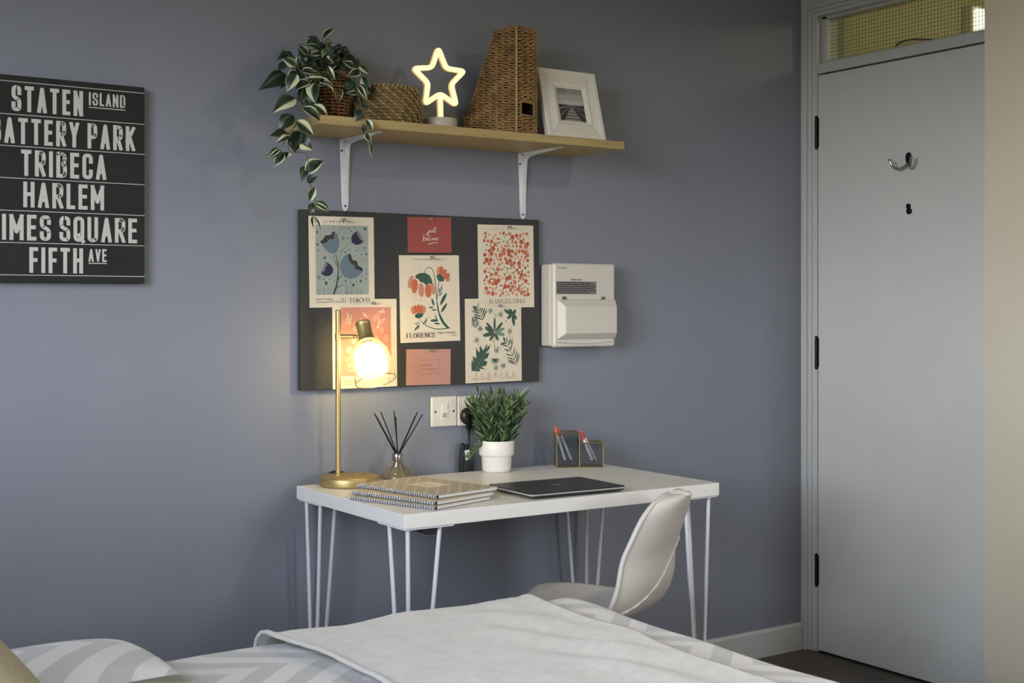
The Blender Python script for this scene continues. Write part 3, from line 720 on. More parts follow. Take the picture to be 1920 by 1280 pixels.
pr.poly(Fp([(1330,812),(1345,785),(1385,768),(1435,765),(1385,800),(1350,828)]), ix['green']); pr.poly(Fp([(1440,765),(1428,870),(1445,893),(1465,880)]), ix['teal']); pr.layer()
for i, (x, y, w, h, a) in enumerate(((1588,748,42,95,-5),(1690,840,40,56,-60),(1620,742,42,95,0),(1652,765,46,80,-25),(1678,805,50,84,-50))): pr.ell(*F1(x, y), w*KF*.5, h*KF*.5, rad(a), ix[('peach', 'peach', 'orange', 'orange', 'orange')[i]], 14); pr.layer()
pr.poly(Fp([(1563,795),(1600,778),(1640,815),(1645,858),(1600,862),(1575,840)]), ix['leaf']); pr.poly(Fp([(1600,778),(1640,815),(1610,830)]), ix['green']); pr.layer()
for i, (x, y, w, h, a) in enumerate(((1300,1170,46,80,14),(1415,1168,44,80,-14),(1325,1160,42,85,6),(1390,1158,44,85,-6),(1358,1155,44,90,0))): pr.ell(*F1(x, y), w*KF*.5, h*KF*.5, rad(a), ix[('peach', 'peach', 'orange', 'orange', 'orange')[i]], 14); pr.layer()
pr.poly(Fp([(1315,1232),(1340,1205),(1375,1200),(1412,1208),(1400,1240),(1365,1257),(1335,1252)]), ix['teal']); pr.layer()
pr.poly(Fp([(1315,1232),(1340,1215),(1345,1252)]), ix['navy'])
for i in range(9): x = 1290+i*18; pr.stroke(Fp([(x, 970), (x+random.uniform(-4, 4), 1010+(i % 3)*22)]), .0004, .0003, ix['rust']); star(pr, *F1(x, 1045+(i % 3)*14), .0012, ix['rust'])
serif(pr, 'FLOWER MARKET', 0.0460, 0.1490, 0.2300, 0.0048, ix['black'], t=.17, cwr=.7, fit='gap')
serif(pr, 'FLORENCE', 0.0190, 0.1130, 0.0128, 0.0135, ix['black'])
tiny(pr, 'Papers Designs', 0.1215, 0.1800, 0.0220, ix['grey']); tiny(pr, 'No.3', 0.1690, 0.1815, 0.0140, ix['grey'])
done()
# --- pink card
pr, done = paper('card', 'plain pink card with a small printed motto at the foot of the pinboard', 'card', -1.5243, 1.0167, 0.1447, 0.1005, -0.6, 0.0002, 'pinkcard')
bx0, by0, bx1, by1 = 0.0370, 0.0310, 0.1095, 0.0705
for r in ((bx0, by0, bx1, by0+.0005), (bx0, by1-.0005, bx1, by1), (bx0, by0, bx0+.0005, by1), (bx1-.0005, by0, bx1, by1)): pr.rect(*r, ix['brown'])
tiny(pr, 'Better days', 0.0490, 0.0850, 0.0530, ix['brown']); tiny(pr, 'are on their way', 0.0490, 0.0985, 0.0425, ix['brown'])
done()
# --- palm poster
pr, done = paper('poster', 'poster of green palm leaves with the faint title FLORIDA', 'poster', -1.3050, 1.0888, 0.1957, 0.2430, 0.6, 0.0002, group='city flower posters')
def P7(pts): return [((x-186)/612*0.1957, 0.2430-(y-112)/912*0.2430) for x, y in pts]
def P1(x, y): return P7([(x, y)])[0]
KP = 0.000293; x0, x1, y0, y1 = 0.0175, 0.1795, 0.0345, 0.2235
G3 = ('teal', 'leaf', 'sage')
for x, y in ((460,245),(570,285),(345,440),(670,475),(310,560),(685,590),(525,680),(590,850),(515,870)):
    n = 8
    for i in range(n): a = 2*PI*i/n+.2; q = P1(x, y); pr.ell(q[0]+.0055*math.cos(a), q[1]+.0055*math.sin(a), .0055, .0011, a, ix[G3[(x+i) % 3]], 8, True)
for i in range(60):
    x = random.uniform(255, 740); y = random.uniform(220, 870)
    if 380 < x < 620 and 310 < y < 580: continue
    pr.ell(*P1(x, y), random.uniform(.0022, .004), .0016, random.uniform(.6, 2.6), ix[random.choice(('sage', 'moss', 'teal', 'olive', 'leaf'))], 9)
pr.layer()
frond(pr, P7([(380, 350), (345, 260), (318, 200)]), 6, .034, .0024, ix['leaf'], .85)
frond(pr, P7([(300, 430), (295, 370), (285, 320)]), 5, .020, .0018, ix['teal'], .8)
frond(pr, P7([(745, 850), (710, 770), (640, 620), (610, 590)]), 9, .034, .0019, ix['leaf'], .8)
for d in ((605, 235, 700, 290), (740, 235, 700, 290), (640, 335, 695, 290), (720, 420, 700, 290), (748, 340, 705, 290), (665, 225, 700, 290)):
    a = P1(d[0], d[1]); c = P1(d[2], d[3]); v = Vector(c)-Vector(a); pr.ell((a[0]+c[0])/2, (a[1]+c[1])/2, v.length/2, .0055, math.atan2(v.y, v.x), ix['leaf'], 12, True)
pr.layer()
for ax, ay, L, w in ((505,320,130,28),(415,375,135,34),(590,375,130,34),(400,425,120,44),(610,440,115,36),(380,515,112,44),(610,510,118,40),(450,570,90,34),(540,570,90,34)):
    a = P1(ax, ay); c = P1(500, 485); v = Vector(c)-Vector(a); pr.ell(a[0]+v.x*.45, a[1]+v.y*.45, v.length*.48, w*KP*.46, math.atan2(v.y, v.x), ix['leaf'] if ax != 610 else ix['sage'], 14)
    pr.layer(); pr.stroke([a, c], .0003, .0003, ix['sage'])
pr.stroke(P7([(498, 490), (500, 700)]), .0008, .0008, ix['brown'])
pr.poly(P7([(250,890),(250,780),(275,800),(262,730),(300,760),(300,650),(335,700),(345,620),(375,680),(420,600),(410,660),(455,610),(440,660),(400,710),(440,700),(425,755),(380,780),(420,800),(405,840),(350,850),(400,880),(330,870),(345,898),(300,898)]), ix['leaf'])
pr.layer(); pr.stroke(P7([(290, 890), (340, 800), (420, 650)]), .0012, .0004, ix['sage'])
for i in range(5): pr.stroke(P7([(300+i*24, 870-i*42), (270+i*22, 800-i*34)]), .0007, .0004, ix['sage']); pr.stroke(P7([(306+i*24, 862-i*42), (372+i*16, 830-i*40)]), .0007, .0004, ix['sage'])
for i in range(9): a = rad(180+22*i); q = P1(505, 770); pr.ell(q[0]+.009*math.cos(a), q[1]+.009*math.sin(a), .009, .0012, a, ix['teal'], 8, True)
pr.layer()
serif(pr, 'FLORIDA', 0.0335, 0.1690, 0.0150, 0.0135, ix['gold'], thin=.06, t=.13, cwr=.55, fit='gap')
tiny(pr, 'Papers Designs     City Flowers', 0.0200, 0.1750, 0.0080, ix['pale'])
serif(pr, 'FLOWER MARKET', 0.0170, 0.1780, 0.2275, 0.0052, ix['gold'], t=.15, cwr=.7, fit='gap')
done()
# --- orange scatter poster
pr, done = paper('poster', 'poster of scattered small orange flowers with the title BARCELONA', 'poster', -1.2612, 1.3049, 0.1963, 0.2420, 0.9, 0.0008, group='city flower posters')
x0, x1, y0, y1 = 0.0190, 0.1795, 0.0330, 0.2205
pts = []
for i in range(4000):
    x, y = random.uniform(x0+.002, x1-.002), random.uniform(y0+.002, y1-.002)
    if all((x-a)**2+(y-c)**2 > .0105**2 for a, c in pts): pts.append((x, y))
for i, (x, y) in enumerate(pts):
    r = min(random.uniform(.0052, .0082), x-x0+.002, x1-x+.002, y-y0+.002, y1-y+.002); k = random.random()
    if r < .003: continue
    if k < .5: flower(pr, x, y, r, ix['rust' if k < .33 else 'orange'], 5 if k < .25 else 4, random.random()*3, .72)
    elif k < .72: a = random.random()*6.28; pr.ell(x, y, r*.9, r*.42, a, ix['orange' if k < .65 else 'olive'], 10, True); 
    elif k < .88: flower(pr, x, y, r*.7, ix['blush' if k < .8 else 'peach'], 5, random.random(), .6)
    else: star(pr, x, y, r*.6, ix['sage' if k < .95 else 'brown'])
for i in range(120):
    x, y = random.uniform(x0, x1), random.uniform(y0, y1)
    if all((x-a)**2+(y-c)**2 > .0062**2 for a, c in pts): star(pr, x, y, .0016, ix[random.choice(('brown', 'olive', 'blush', 'sage', 'rust'))])
serif(pr, 'FLOWER MARKET', 0.0280, 0.1675, 0.2275, 0.0052, ix['grey'], t=.15, cwr=.7, fit='gap')
serif(pr, 'BARCELONA', 0.0375, 0.1630, 0.0125, 0.0130, ix['brown'])
tiny(pr, 'Papers Designs', 0.0220, 0.0570, 0.0070, ix['pale']); tiny(pr, 'City Flowers', 0.1400, 0.1780, 0.0070, ix['pale'])
done()
# --- clear push pins
m_pin = thin_glass('clear_plastic', (225, 225, 222), 0.2, haze=0.35, hazecol=(200, 196, 190))
def pin(x, z, lift, label):
    t = thing('push_pin', label, 'push pin', (x, -0.0210-lift, z), 0, 'push pins on the pinboard')
    b = MB(); b.M = Matrix.Rotation(PI/2, 4, 'X')
    b.lathe([(0.0001, 0.0135), (0.0042, 0.0135), (0.0046, 0.0125), (0.0042, 0.0112), (0.0026, 0.0100), (0.0022, 0.0045), (0.0038, 0.0030), (0.0040, 0.0012), (0.0034, 0.0006), (0.0001, 0.0004)], 16)
    build('head', b, m_pin, t)
    b = MB(); b.tube([(0, 0.004, 0), (0, -0.002, 0)], 0.0006, 6); build('spike', b, m_steel, t)
pin(-1.7945, 1.4215, 0.0012, 'clear push pin at the top of the blue tulip poster')
pin(-1.5215, 1.4335, 0.0004, 'clear push pin at the top of the red card')
pin(-1.5180, 1.3255, 0.0010, 'clear push pin at the top of the orange bell flower poster')
pin(-1.2540, 1.4195, 0.0012, 'clear push pin at the top of the orange scatter poster')
pin(-1.5190, 1.0630, 0.0006, 'clear push pin at the top of the pink card')
pin(-1.7045, 1.1965, 0.0012, 'clear push pin on the lower right corner of the tulip poster')
pin(-1.2870, 1.1890, 0.0012, 'clear push pin at the foot of the orange scatter poster')

# ------------------------------------------------------------------ consumer unit
cu = thing('consumer_unit', 'white plastic fuse box with a hinged flap on the wall beside the pinboard', 'fuse box', (-1.012, 0, 1.067))
m_cu = mat('ivory_plastic', (208, 203, 190), 0.38, vary=0.008)
b = MB(); b.box((-1.1255, -0.052, 1.0695), (-0.8985, -0.0006, 1.3135)); build('back_box', b, m_cu, cu, world=True, bevel=0.005, seg=3)
b = MB(); b.box((-1.1270, -0.074, 1.0660), (-0.8965, -0.0525, 1.3165)); build('front_cover', b, m_cu, cu, world=True, bevel=0.007, seg=3); fcov = bpy.data.objects['front_cover']
b = MB()
X0, X1, Z0, Z1 = -1.1175, -0.9000, 1.0905, 1.2085
def flap(xo, zo, i): return [(X0+i, -xo, Z0+i*.9), (X1-i*.35, -xo, Z0+i*.9), (X1-i*.35, -xo, Z1-i*1.2), (X0+i, -xo, Z1-i*1.2)]
rings = [flap(.0742, 0, 0), flap(.0800, 0, 0.001), flap(.0945, 0, 0.017), flap(.0960, 0, 0.020)]
vs = [v for r in rings for v in r]; fs = [(i*4+k, i*4+(k+1) % 4, (i+1)*4+(k+1) % 4, (i+1)*4+k) for i in range(3) for k in range(4)] + [(12, 13, 14, 15), (3, 2, 1, 0)]
b.add(vs, fs); fl = build('flap', b, m_cu, cu, world=True, bevel=0.006, seg=4)
for x in (-1.0895, -0.9435):
    b = MB(); b.box((x-0.007, -0.0765, 1.2120), (x+0.007, -0.0738, 1.2165)); b.box((x-0.0075, -0.0755, 1.2075), (x+0.0075, -0.0738, 1.2105)); build('hinge_slot', b, mat('dark_grey_plastic', (70, 68, 64), 0.5), cu, world=True)
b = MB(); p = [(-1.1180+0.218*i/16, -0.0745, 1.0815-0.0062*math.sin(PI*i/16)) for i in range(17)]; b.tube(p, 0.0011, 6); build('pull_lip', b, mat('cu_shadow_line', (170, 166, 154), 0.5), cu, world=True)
b = MB(); cf = lambda x, y, d: (x, -0.0741-d, y); pr = Print(b, cf, start=0.0001)
pr.rect(-1.1190, 1.2240, -0.9690, 1.2620, 1); pr.layer()
random.seed(3)
for i in range(6):
    x = -1.1150; z = 1.2580-i*.0058
    while x < -0.9780+(-.02 if i in (0, 5) else 0):
        w = random.uniform(.004, .011); pr.rect(x, z-.0014, min(x+w, -0.9735), z+.0014, 0); x += w+.0022
ps = font_polys('IMPORTANT', 1.0); w = max(p[0] for q in ps for p in q); pr.polys(ps, 0, -1.0660, 1.2645, 0.0430/w)
pr.layer(); pr.polys(ps, 0, -1.0656, 1.2645, 0.0430/w)
ps = font_polys('FuseBox', 1.0); w = max(p[0] for q in ps for p in q); pr.polys(ps, 2, -1.1130, 1.2990, 0.0350/w)
build('printed_label', b, [ink['black'], mat('label_grey', (118, 117, 112), 0.6), ink['grey']], fcov, world=True, label='grey printed warning label on the fuse box')

# ------------------------------------------------------------------ wall sockets
m_sock = mat('socket_white_plastic', (222, 216, 204), 0.35, vary=0.008)
ms = mat('screw_head', (90, 88, 84), 0.4, 0.8)
ds = thing('data_outlet', 'single white wall plate with a data port beside the double socket', 'wall outlet', (-1.4655, 0, 0.888))
b = MB(); b.box((-0.0430, -0.010, -0.0430), (0.0430, -0.0006, 0.0430)); dp = build('face_plate', b, m_sock, ds, bevel=0.004, seg=3)
b = MB(); b.box((-0.0115, -0.0118, -0.025), (0.0115, -0.0098, 0.025)); b.box((-0.0085, -0.0132, 0.006), (0.0085, -0.0116, 0.019)); dm = build('data_module', b, m_white, ds, bevel=0.001)
b = MB(); b.box((-0.0070, -0.0122, -0.0175), (0.0070, -0.0117, -0.0035)); build('port', b, mat('port_shade', (176, 168, 152), 0.5), dm)
for x in (-0.0302, 0.0302):
    b = MB(); b.M = Matrix.Translation((x, -0.010, 0)) @ Matrix.Rotation(PI/2, 4, 'X'); b.lathe([(0.0001, 0.0006), (0.0030, 0.0006), (0.0034, 0)], 14); build('screw', b, ms, dp)
so = thing('double_socket', 'double white mains socket half hidden by the bushy desk plant', 'wall outlet', (-1.3470, 0, 0.8865))
b = MB(); b.box((-0.0735, -0.010, -0.0430), (0.0735, -0.0006, 0.0430)); sp0 = build('face_plate', b, m_sock, so, bevel=0.004, seg=3)
for x in (-0.052, 0.020):
    b = MB(); b.prism([(-.010, .0095), (-.010, .0105), (.010, .0125), (.010, .0095)], lambda z, y, d: (x+d, -y, 0.025+z), -0.0055, 0.0055); build('switch', b, m_white, so, bevel=0.0008)
for x in (-0.0565, 0.0565):
    b = MB(); b.M = Matrix.Translation((x, -0.010, 0.000)) @ Matrix.Rotation(PI/2, 4, 'X'); b.lathe([(0.0001, 0.0006), (0.0030, 0.0006), (0.0034, 0)], 14); build('screw', b, ms, sp0)
b = MB(); pr = Print(b, lambda x, y, d: (x, -0.0101-d, y)); ps = font_polys('2', 0.012); pr.polys(ps, 0, -0.0650, -0.0060); build('number', b, ink['black'], sp0)
# plug and its lead with the coiled slack behind the desk
pg = thing('plug', 'black plug with a bundled black lead hanging from the double socket', 'plug', (-1.3900, -0.010, 0.872))
b = MB(); b.M = Matrix.Rotation(PI/2, 4, 'X')
b.lathe([(0.0245, 0.0008), (0.0250, 0.008), (0.0235, 0.014), (0.0180, 0.019), (0.0100, 0.022), (0.0001, 0.0225)], 24)
b.M = Matrix(); b.box((-0.008, -0.016, -0.038), (0.008, -0.004, -0.010)); build('plug_body', b, m_black, pg, bevel=0.002)
b = MB(); b.tube([(0, -0.010, -0.030), (0.0005, -0.010, -0.050)], [0.006, 0.0045], 10)
b.tube(smooth_path([(0.0005, -0.010, -0.048), (0.000, -0.010, -0.075), (-0.006, -0.011, -0.110), (-0.010, -0.012, -0.150), (-0.004, -0.012, -0.200), (0.002, -0.012, -0.26)], 6), 0.0034, 8)
for i, (dx, h) in enumerate(((-0.028, .085), (-0.023, .082), (-0.018, .078), (-0.012, .080))):
    b.tube(smooth_path([(dx, -0.009-.001*i, -0.260), (dx-.004, -0.009-.001*i, -0.150), (dx, -0.010-.001*i, -0.175+h), (dx+.008, -0.012, -0.165+h*.95), (dx+.014, -0.013, -0.170), (dx+.012, -0.012, -0.260)], 6), 0.0030, 8)
ld = build('lead', b, m_black, pg)
b = MB(); b.M = Matrix.Translation((-0.0095, -0.0155, -0.110)) @ Matrix.Rotation(rad(-8), 4, 'Y'); b.box((-0.0065, -0.0045, -0.014), (0.0065, 0.0045, 0.014))
for z in (-0.009, -0.004, 0.001, 0.006): b.box((-0.005, -0.0049, z), (0.004, -0.0044, z+0.002), 1)
build('cable_tag', b, [m_white, ink['grey']], ld, label='white label tag on the lead')

# ------------------------------------------------------------------ things on the shelf
m_wick = mat('willow_wicker', (158, 124, 78), 0.7, vary=0.38, scale=22, bump=0.3, bscale=500)
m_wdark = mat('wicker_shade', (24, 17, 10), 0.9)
m_rattan = mat('brown_rattan', (142, 100, 58), 0.7, vary=0.35, scale=70, bump=0.3)
m_grass = mat('seagrass', (116, 96, 58), 0.8, vary=0.45, scale=90, bump=0.4, bscale=400)
m_stitch = mat('pale_stitch', (196, 172, 118), 0.75, vary=0.15)
# --- hanging plant
hp = thing('potted_plant', 'trailing plant with cream and green leaves in a woven pot on the shelf', 'plant', (-1.876, -0.125, SZ1))
b = MB()
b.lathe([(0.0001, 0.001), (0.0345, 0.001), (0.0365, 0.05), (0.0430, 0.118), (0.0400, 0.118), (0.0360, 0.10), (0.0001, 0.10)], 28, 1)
rows = 14
for k in range(rows):
    z = 0.004+k*0.0086; r0 = 0.0370+0.0090*(z/0.122)
    pts = []
    for i in range(84):
        a = 2*PI*i/84; r = r0+0.0024*math.cos(a*14+PI*(k % 2)); pts.append((r*math.cos(a), r*math.sin(a), z+0.0006*math.sin(a*7+k)))
    b.tube(pts, 0.0031, 6, 0, closed=True)
for i in range(14):
    a = 2*PI*(i+.5)/14; b.tube([(0.0372*math.cos(a), 0.0372*math.sin(a), 0.001), (0.0455*math.cos(a), 0.0455*math.sin(a), 0.122)], 0.0021, 6)
pot_o = build('pot', b, [m_rattan, m_wdark], hp)
b = MB()
for i in range(22):
    a = 2*PI*i/22; z0 = 0.1215
    b.tube(smooth_path([(0.0465*math.cos(a), 0.0465*math.sin(a), z0), (0.049*math.cos(a+.14), 0.049*math.sin(a+.14), z0+.004), (0.0465*math.cos(a+.36), 0.0465*math.sin(a+.36), z0)], 3), 0.0022, 6)
build('pot_rim', b, m_rattan, pot_o)
LEAVES = [(-1.905,-0.13,1.882,-1.87,-0.128,1.913,0.018,1),(-1.909,-0.12,1.875,-1.939,-0.112,1.887,0.016,0),(-1.925,-0.15,1.849,-1.966,-0.155,1.854,0.017,1),(-1.926,-0.17,1.834,-1.96,-0.165,1.824,0.015,1),(-1.922,-0.18,1.838,-1.894,-0.171,1.811,0.014,2),(-1.913,-0.16,1.848,-1.885,-0.165,1.832,0.015,1),(-1.864,-0.13,1.85,-1.854,-0.157,1.864,0.016,1),(-1.859,-0.11,1.872,-1.844,-0.132,1.86,0.013,0),(-1.853,-0.12,1.837,-1.831,-0.14,1.855,0.021,0),(-2.01,-0.19,1.789,-2.044,-0.187,1.806,0.021,2),(-1.997,-0.18,1.795,-2.005,-0.191,1.814,0.013,2),(-1.998,-0.2,1.779,-1.954,-0.2,1.774,0.02,1),(-2.016,-0.21,1.768,-2.041,-0.205,1.722,0.035,2),(-1.983,-0.22,1.75,-2.023,-0.212,1.725,0.027,1),(-1.992,-0.21,1.758,-1.927,-0.207,1.765,0.015,2),(-1.972,-0.22,1.749,-1.982,-0.247,1.692,0.033,2),(-1.954,-0.2,1.761,-1.921,-0.223,1.746,0.014,1),(-1.932,-0.2,1.748,-1.918,-0.222,1.727,0.01,2),(-2.014,-0.14,1.781,-2.095,-0.162,1.728,0.041,0),(-2.002,-0.13,1.812,-2.03,-0.126,1.782,0.028,0),(-1.835,-0.17,1.807,-1.87,-0.171,1.818,0.016,1),(-1.833,-0.2,1.796,-1.877,-0.214,1.774,0.023,1),(-1.825,-0.18,1.812,-1.806,-0.199,1.788,0.018,2),(-1.823,-0.19,1.783,-1.811,-0.214,1.734,0.022,2),(-1.841,-0.2,1.759,-1.826,-0.225,1.716,0.033,3),(-1.838,-0.21,1.737,-1.877,-0.202,1.734,0.012,1),(-2.026,-0.23,1.704,-2.093,-0.243,1.661,0.038,2),(-1.999,-0.22,1.706,-1.961,-0.236,1.688,0.03,0),(-1.982,-0.24,1.69,-1.948,-0.249,1.665,0.024,2),(-2.017,-0.25,1.679,-1.965,-0.245,1.649,0.028,1),(-2.035,-0.25,1.645,-1.99,-0.258,1.611,0.029,2),(-2.034,-0.23,1.662,-2.07,-0.222,1.619,0.037,0),(-2.049,-0.24,1.611,-2.111,-0.267,1.6,0.025,0),(-2.053,-0.25,1.607,-2.101,-0.274,1.582,0.018,2),(-2.017,-0.23,1.624,-2.033,-0.241,1.582,0.035,0),(-1.939,-0.12,1.851,-1.961,-0.121,1.818,0.026,0),(-1.921,-0.13,1.833,-1.964,-0.156,1.794,0.028,0),(-1.893,-0.15,1.807,-1.919,-0.162,1.762,0.028,0),(-1.863,-0.14,1.822,-1.835,-0.165,1.793,0.034,0),(-1.983,-0.12,1.823,-2.013,-0.144,1.834,0.02,0),(-1.94,-0.1,1.865,-1.962,-0.109,1.832,0.021,0),(-1.896,-0.16,1.795,-1.884,-0.165,1.747,0.028,0),(-1.835,-0.12,1.844,-1.807,-0.133,1.832,0.024,0),(-1.976,-0.2,1.736,-2.001,-0.206,1.688,0.03,0),(-1.897,-0.14,1.829,-1.872,-0.135,1.796,0.028,0),(-1.917,-0.11,1.873,-1.892,-0.111,1.834,0.029,0),(-1.984,-0.17,1.78,-2.019,-0.192,1.743,0.028,0),(-1.87,-0.12,1.851,-1.842,-0.11,1.814,0.026,0),(-1.975,-0.15,1.817,-1.934,-0.14,1.8,0.028,0),(-1.936,-0.18,1.783,-1.974,-0.194,1.767,0.023,3),(-1.919,-0.19,1.799,-1.899,-0.19,1.765,0.015,2),(-1.926,-0.13,1.846,-1.903,-0.14,1.86,0.021,0),(-1.823,-0.13,1.833,-1.798,-0.138,1.814,0.029,0),(-1.843,-0.17,1.778,-1.862,-0.172,1.74,0.031,0),(-1.976,-0.2,1.696,-1.938,-0.23,1.675,0.033,0),(-1.935,-0.1,1.863,-1.905,-0.096,1.89,0.021,0),(-1.899,-0.12,1.871,-1.867,-0.125,1.876,0.016,3),(-1.837,-0.1,1.866,-1.812,-0.097,1.856,0.024,0),(-2.077,-0.25,1.574,-2.124,-0.265,1.542,0.022,3),(-2.067,-0.25,1.565,-2.095,-0.25,1.526,0.021,1),(-2.053,-0.25,1.61,-2.064,-0.253,1.579,0.011,2),(-2.021,-0.24,1.594,-1.996,-0.259,1.574,0.031,2),(-2.006,-0.24,1.518,-1.955,-0.241,1.553,0.032,1),(-2.001,-0.23,1.537,-2.015,-0.241,1.495,0.022,0),(-2.003,-0.24,1.496,-1.984,-0.266,1.512,0.02,0),(-1.989,-0.23,1.45,-1.97,-0.222,1.488,0.019,2),(-1.972,-0.22,1.447,-1.925,-0.211,1.427,0.026,3),(-1.97,-0.21,1.448,-1.98,-0.208,1.417,0.021,0),(-1.97,-0.21,1.415,-1.977,-0.23,1.38,0.01,2),(-1.965,-0.21,1.413,-1.955,-0.224,1.377,0.008,2),(-2.034,-0.23,1.609,-2.027,-0.228,1.568,0.032,0),(-2.051,-0.24,1.567,-2.06,-0.242,1.552,0.02,2),(-1.855,-0.25,1.687,-1.873,-0.245,1.656,0.028,0),(-1.844,-0.255,1.662,-1.83,-0.262,1.632,0.014,2),(-1.849,-0.255,1.649,-1.848,-0.245,1.628,0.014,0),(-1.846,-0.255,1.627,-1.839,-0.272,1.6,0.016,1),(-1.837,-0.255,1.601,-1.848,-0.281,1.564,0.005,2),(-1.829,-0.255,1.603,-1.839,-0.283,1.561,0.005,2),(-1.859,-0.24,1.708,-1.838,-0.259,1.688,0.015,0)]
GREEN = [mat('dark_leaf_green', (34, 48, 34), 0.38, vary=0.25, scale=60), mat('cream_leaf_margin', (206, 206, 168), 0.42, vary=0.08, scale=60), mat('mid_leaf_green', (66, 92, 60), 0.4, vary=0.2, scale=60)]
PAT = {0: [0, 0, 2, 0, 0, 0, 0, 0], 1: [1, 2, 0, 0, 0, 0, 0, 1], 2: [1, 1, 1, 2, 0, 0, 0, 2], 3: [2, 0, 1, 0, 0, 1, 0, 2]}
def leaf(b, B, T, w, style, rng, facing=Vector((-0.45, -0.80, 0.35)), nu=9):
    B = Vector(B); T = Vector(T); d = T-B; L = d.length; d.normalize()
    n = facing+Vector((rng.uniform(-.35, .35), rng.uniform(-.3, .3), rng.uniform(-.3, .3)))
    n = (n-d*n.dot(d)).normalized(); s = d.cross(n)
    if rng.random() < .5: s = -s
    pat = PAT[style]; nv = len(pat); arch = L*rng.uniform(.08, .16); cup = w*0.12; side = rng.uniform(-.08, .08)*L
    def pt(t, q):
        hw = w*0.5*min(1, (math.sin(PI*min(1, t**0.74))**1.12 if 0 < t < 1 else 0)+0.02)
        return B+d*(L*t)+n*(arch*math.sin(PI*t)*1.0 - cup*0 + cup*abs(q)*hw/w*2 - cup)+s*(q*hw+side*math.sin(PI*t))
    vs = [pt(i/nu, (j/nv-.5)*2) for i in range(nu+1) for j in range(nv+1)]
    for j in range(nv):
        b.add([vs[i*(nv+1)+j+k] for i in range(nu+1) for k in (0, 1)], [(2*i, 2*i+1, 2*i+3, 2*i+2) for i in range(nu)], pat[j], True)
rng = random.Random(11)
b = MB()
for bx, by, bz, tx, ty, tz, w, st in LEAVES:
    leaf(b, (bx, by, bz), (tx, ty, tz), w*1.05, st, rng)
for i in range(70):
    a = rng.uniform(0, 6.28); r = math.sqrt(rng.random())
    c = Vector((-1.918+0.078*r*math.cos(a), -0.125+rng.uniform(-.05, .06), 1.800+0.062*r*math.sin(a)))
    d = Vector((c.x+1.90, 0, c.z-1.775)).normalized()*0.6+Vector((rng.uniform(-1, 1), rng.uniform(-.5, .2), rng.uniform(-1, .4)))
    if (c+d.normalized()*.045).y < -0.012: leaf(b, c, c+d.normalized()*rng.uniform(.036, .052), rng.uniform(.019, .027), rng.choice((0, 0, 0, 3, 1)), rng)
build('foliage', b, GREEN, hp, world=True)
b = MB()
for pts in ([(-1.880, -.13, 1.765), (-1.903, -.14, 1.800), (-1.967, -.18, 1.775), (-2.012, -.23, 1.709), (-2.022, -.25, 1.67), (-2.04, -.253, 1.635), (-2.051, -.252, 1.606), (-2.055, -.25, 1.569), (-2.022, -.246, 1.567), (-2.001, -.241, 1.559), (-1.994, -.24, 1.495), (-1.986, -.235, 1.483), (-1.972, -.225, 1.449), (-1.972, -.22, 1.415), (-1.965, -.216, 1.397)],
            [(-1.874, -.13, 1.765), (-1.870, -.14, 1.80), (-1.853, -.2, 1.778), (-1.857, -.235, 1.728), (-1.861, -.258, 1.694), (-1.849, -.262, 1.659), (-1.845, -.262, 1.625), (-1.838, -.262, 1.600)],
            [(-1.881, -.13, 1.765), (-1.898, -.13, 1.831), (-1.907, -.13, 1.879)], [(-1.887, -.13, 1.765), (-1.936, -.15, 1.808), (-2.003, -.18, 1.787)], [(-1.875, -.13, 1.765), (-1.846, -.13, 1.836), (-1.823, -.17, 1.806), (-1.823, -.19, 1.783)], [(-1.884, -.13, 1.765), (-1.876, -.12, 1.84), (-1.856, -.12, 1.86)],
            [(-1.885, -.13, 1.765), (-1.95, -.16, 1.80), (-1.985, -.215, 1.755), (-1.990, -.22, 1.706)], [(-1.88, -.13, 1.765), (-1.91, -.17, 1.79), (-1.955, -.205, 1.762)], [(-1.88, -.13, 1.765), (-1.92, -.12, 1.84), (-1.94, -.12, 1.85)], [(-2.03, -.252, 1.64), (-2.05, -.25, 1.615), (-2.075, -.252, 1.575)]):
    P = smooth_path(pts, 5); b.tube(P, [0.0016-0.0007*i/len(P) for i in range(len(P))], 6)
build('stems', b, mat('olive_stem', (96, 92, 52), 0.6, vary=0.2), hp, world=True)
# --- coiled seagrass basket
sb = thing('basket', 'round coiled seagrass basket with pale stitching on the shelf', 'basket', (-1.716, -0.128, SZ1))
def srad(z): return 0.078+0.0130*math.sin(PI*min(1, max(0, (z+0.012)/0.108)))
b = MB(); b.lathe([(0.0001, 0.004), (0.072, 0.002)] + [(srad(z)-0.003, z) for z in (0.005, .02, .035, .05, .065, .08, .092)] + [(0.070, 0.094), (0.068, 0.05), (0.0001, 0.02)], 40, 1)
NR = 11
for k in range(NR):
    z = 0.0050+k*0.0086; b.tube([(srad(z)*math.cos(2*PI*i/60), srad(z)*math.sin(2*PI*i/60), z+0.0004*math.sin(i*1.7+k)) for i in range(60)], 0.0050, 7, 0, closed=True)
sbo = build('body', b, [m_grass, m_wdark], sb)
b = MB()
for k in range(NR):
    z = 0.0050+k*0.0086
    for i in range(20):
        a = 2*PI*i/20-0.115*k; r = srad(z)
        pts = []
        for j in range(5):
            t = -1.1+2.2*j/4; pts.append(((r+0.0054*math.cos(t))*math.cos(a-0.05*t), (r+0.0054*math.cos(t))*math.sin(a-0.05*t), z+0.0048*math.sin(t)))
        b.tube(pts, [0.0006, 0.0010, 0.0012, 0.0010, 0.0006], 5)
build('stitching', b, m_stitch, sbo)
b = MB()
zt = 0.0050+NR*0.0086
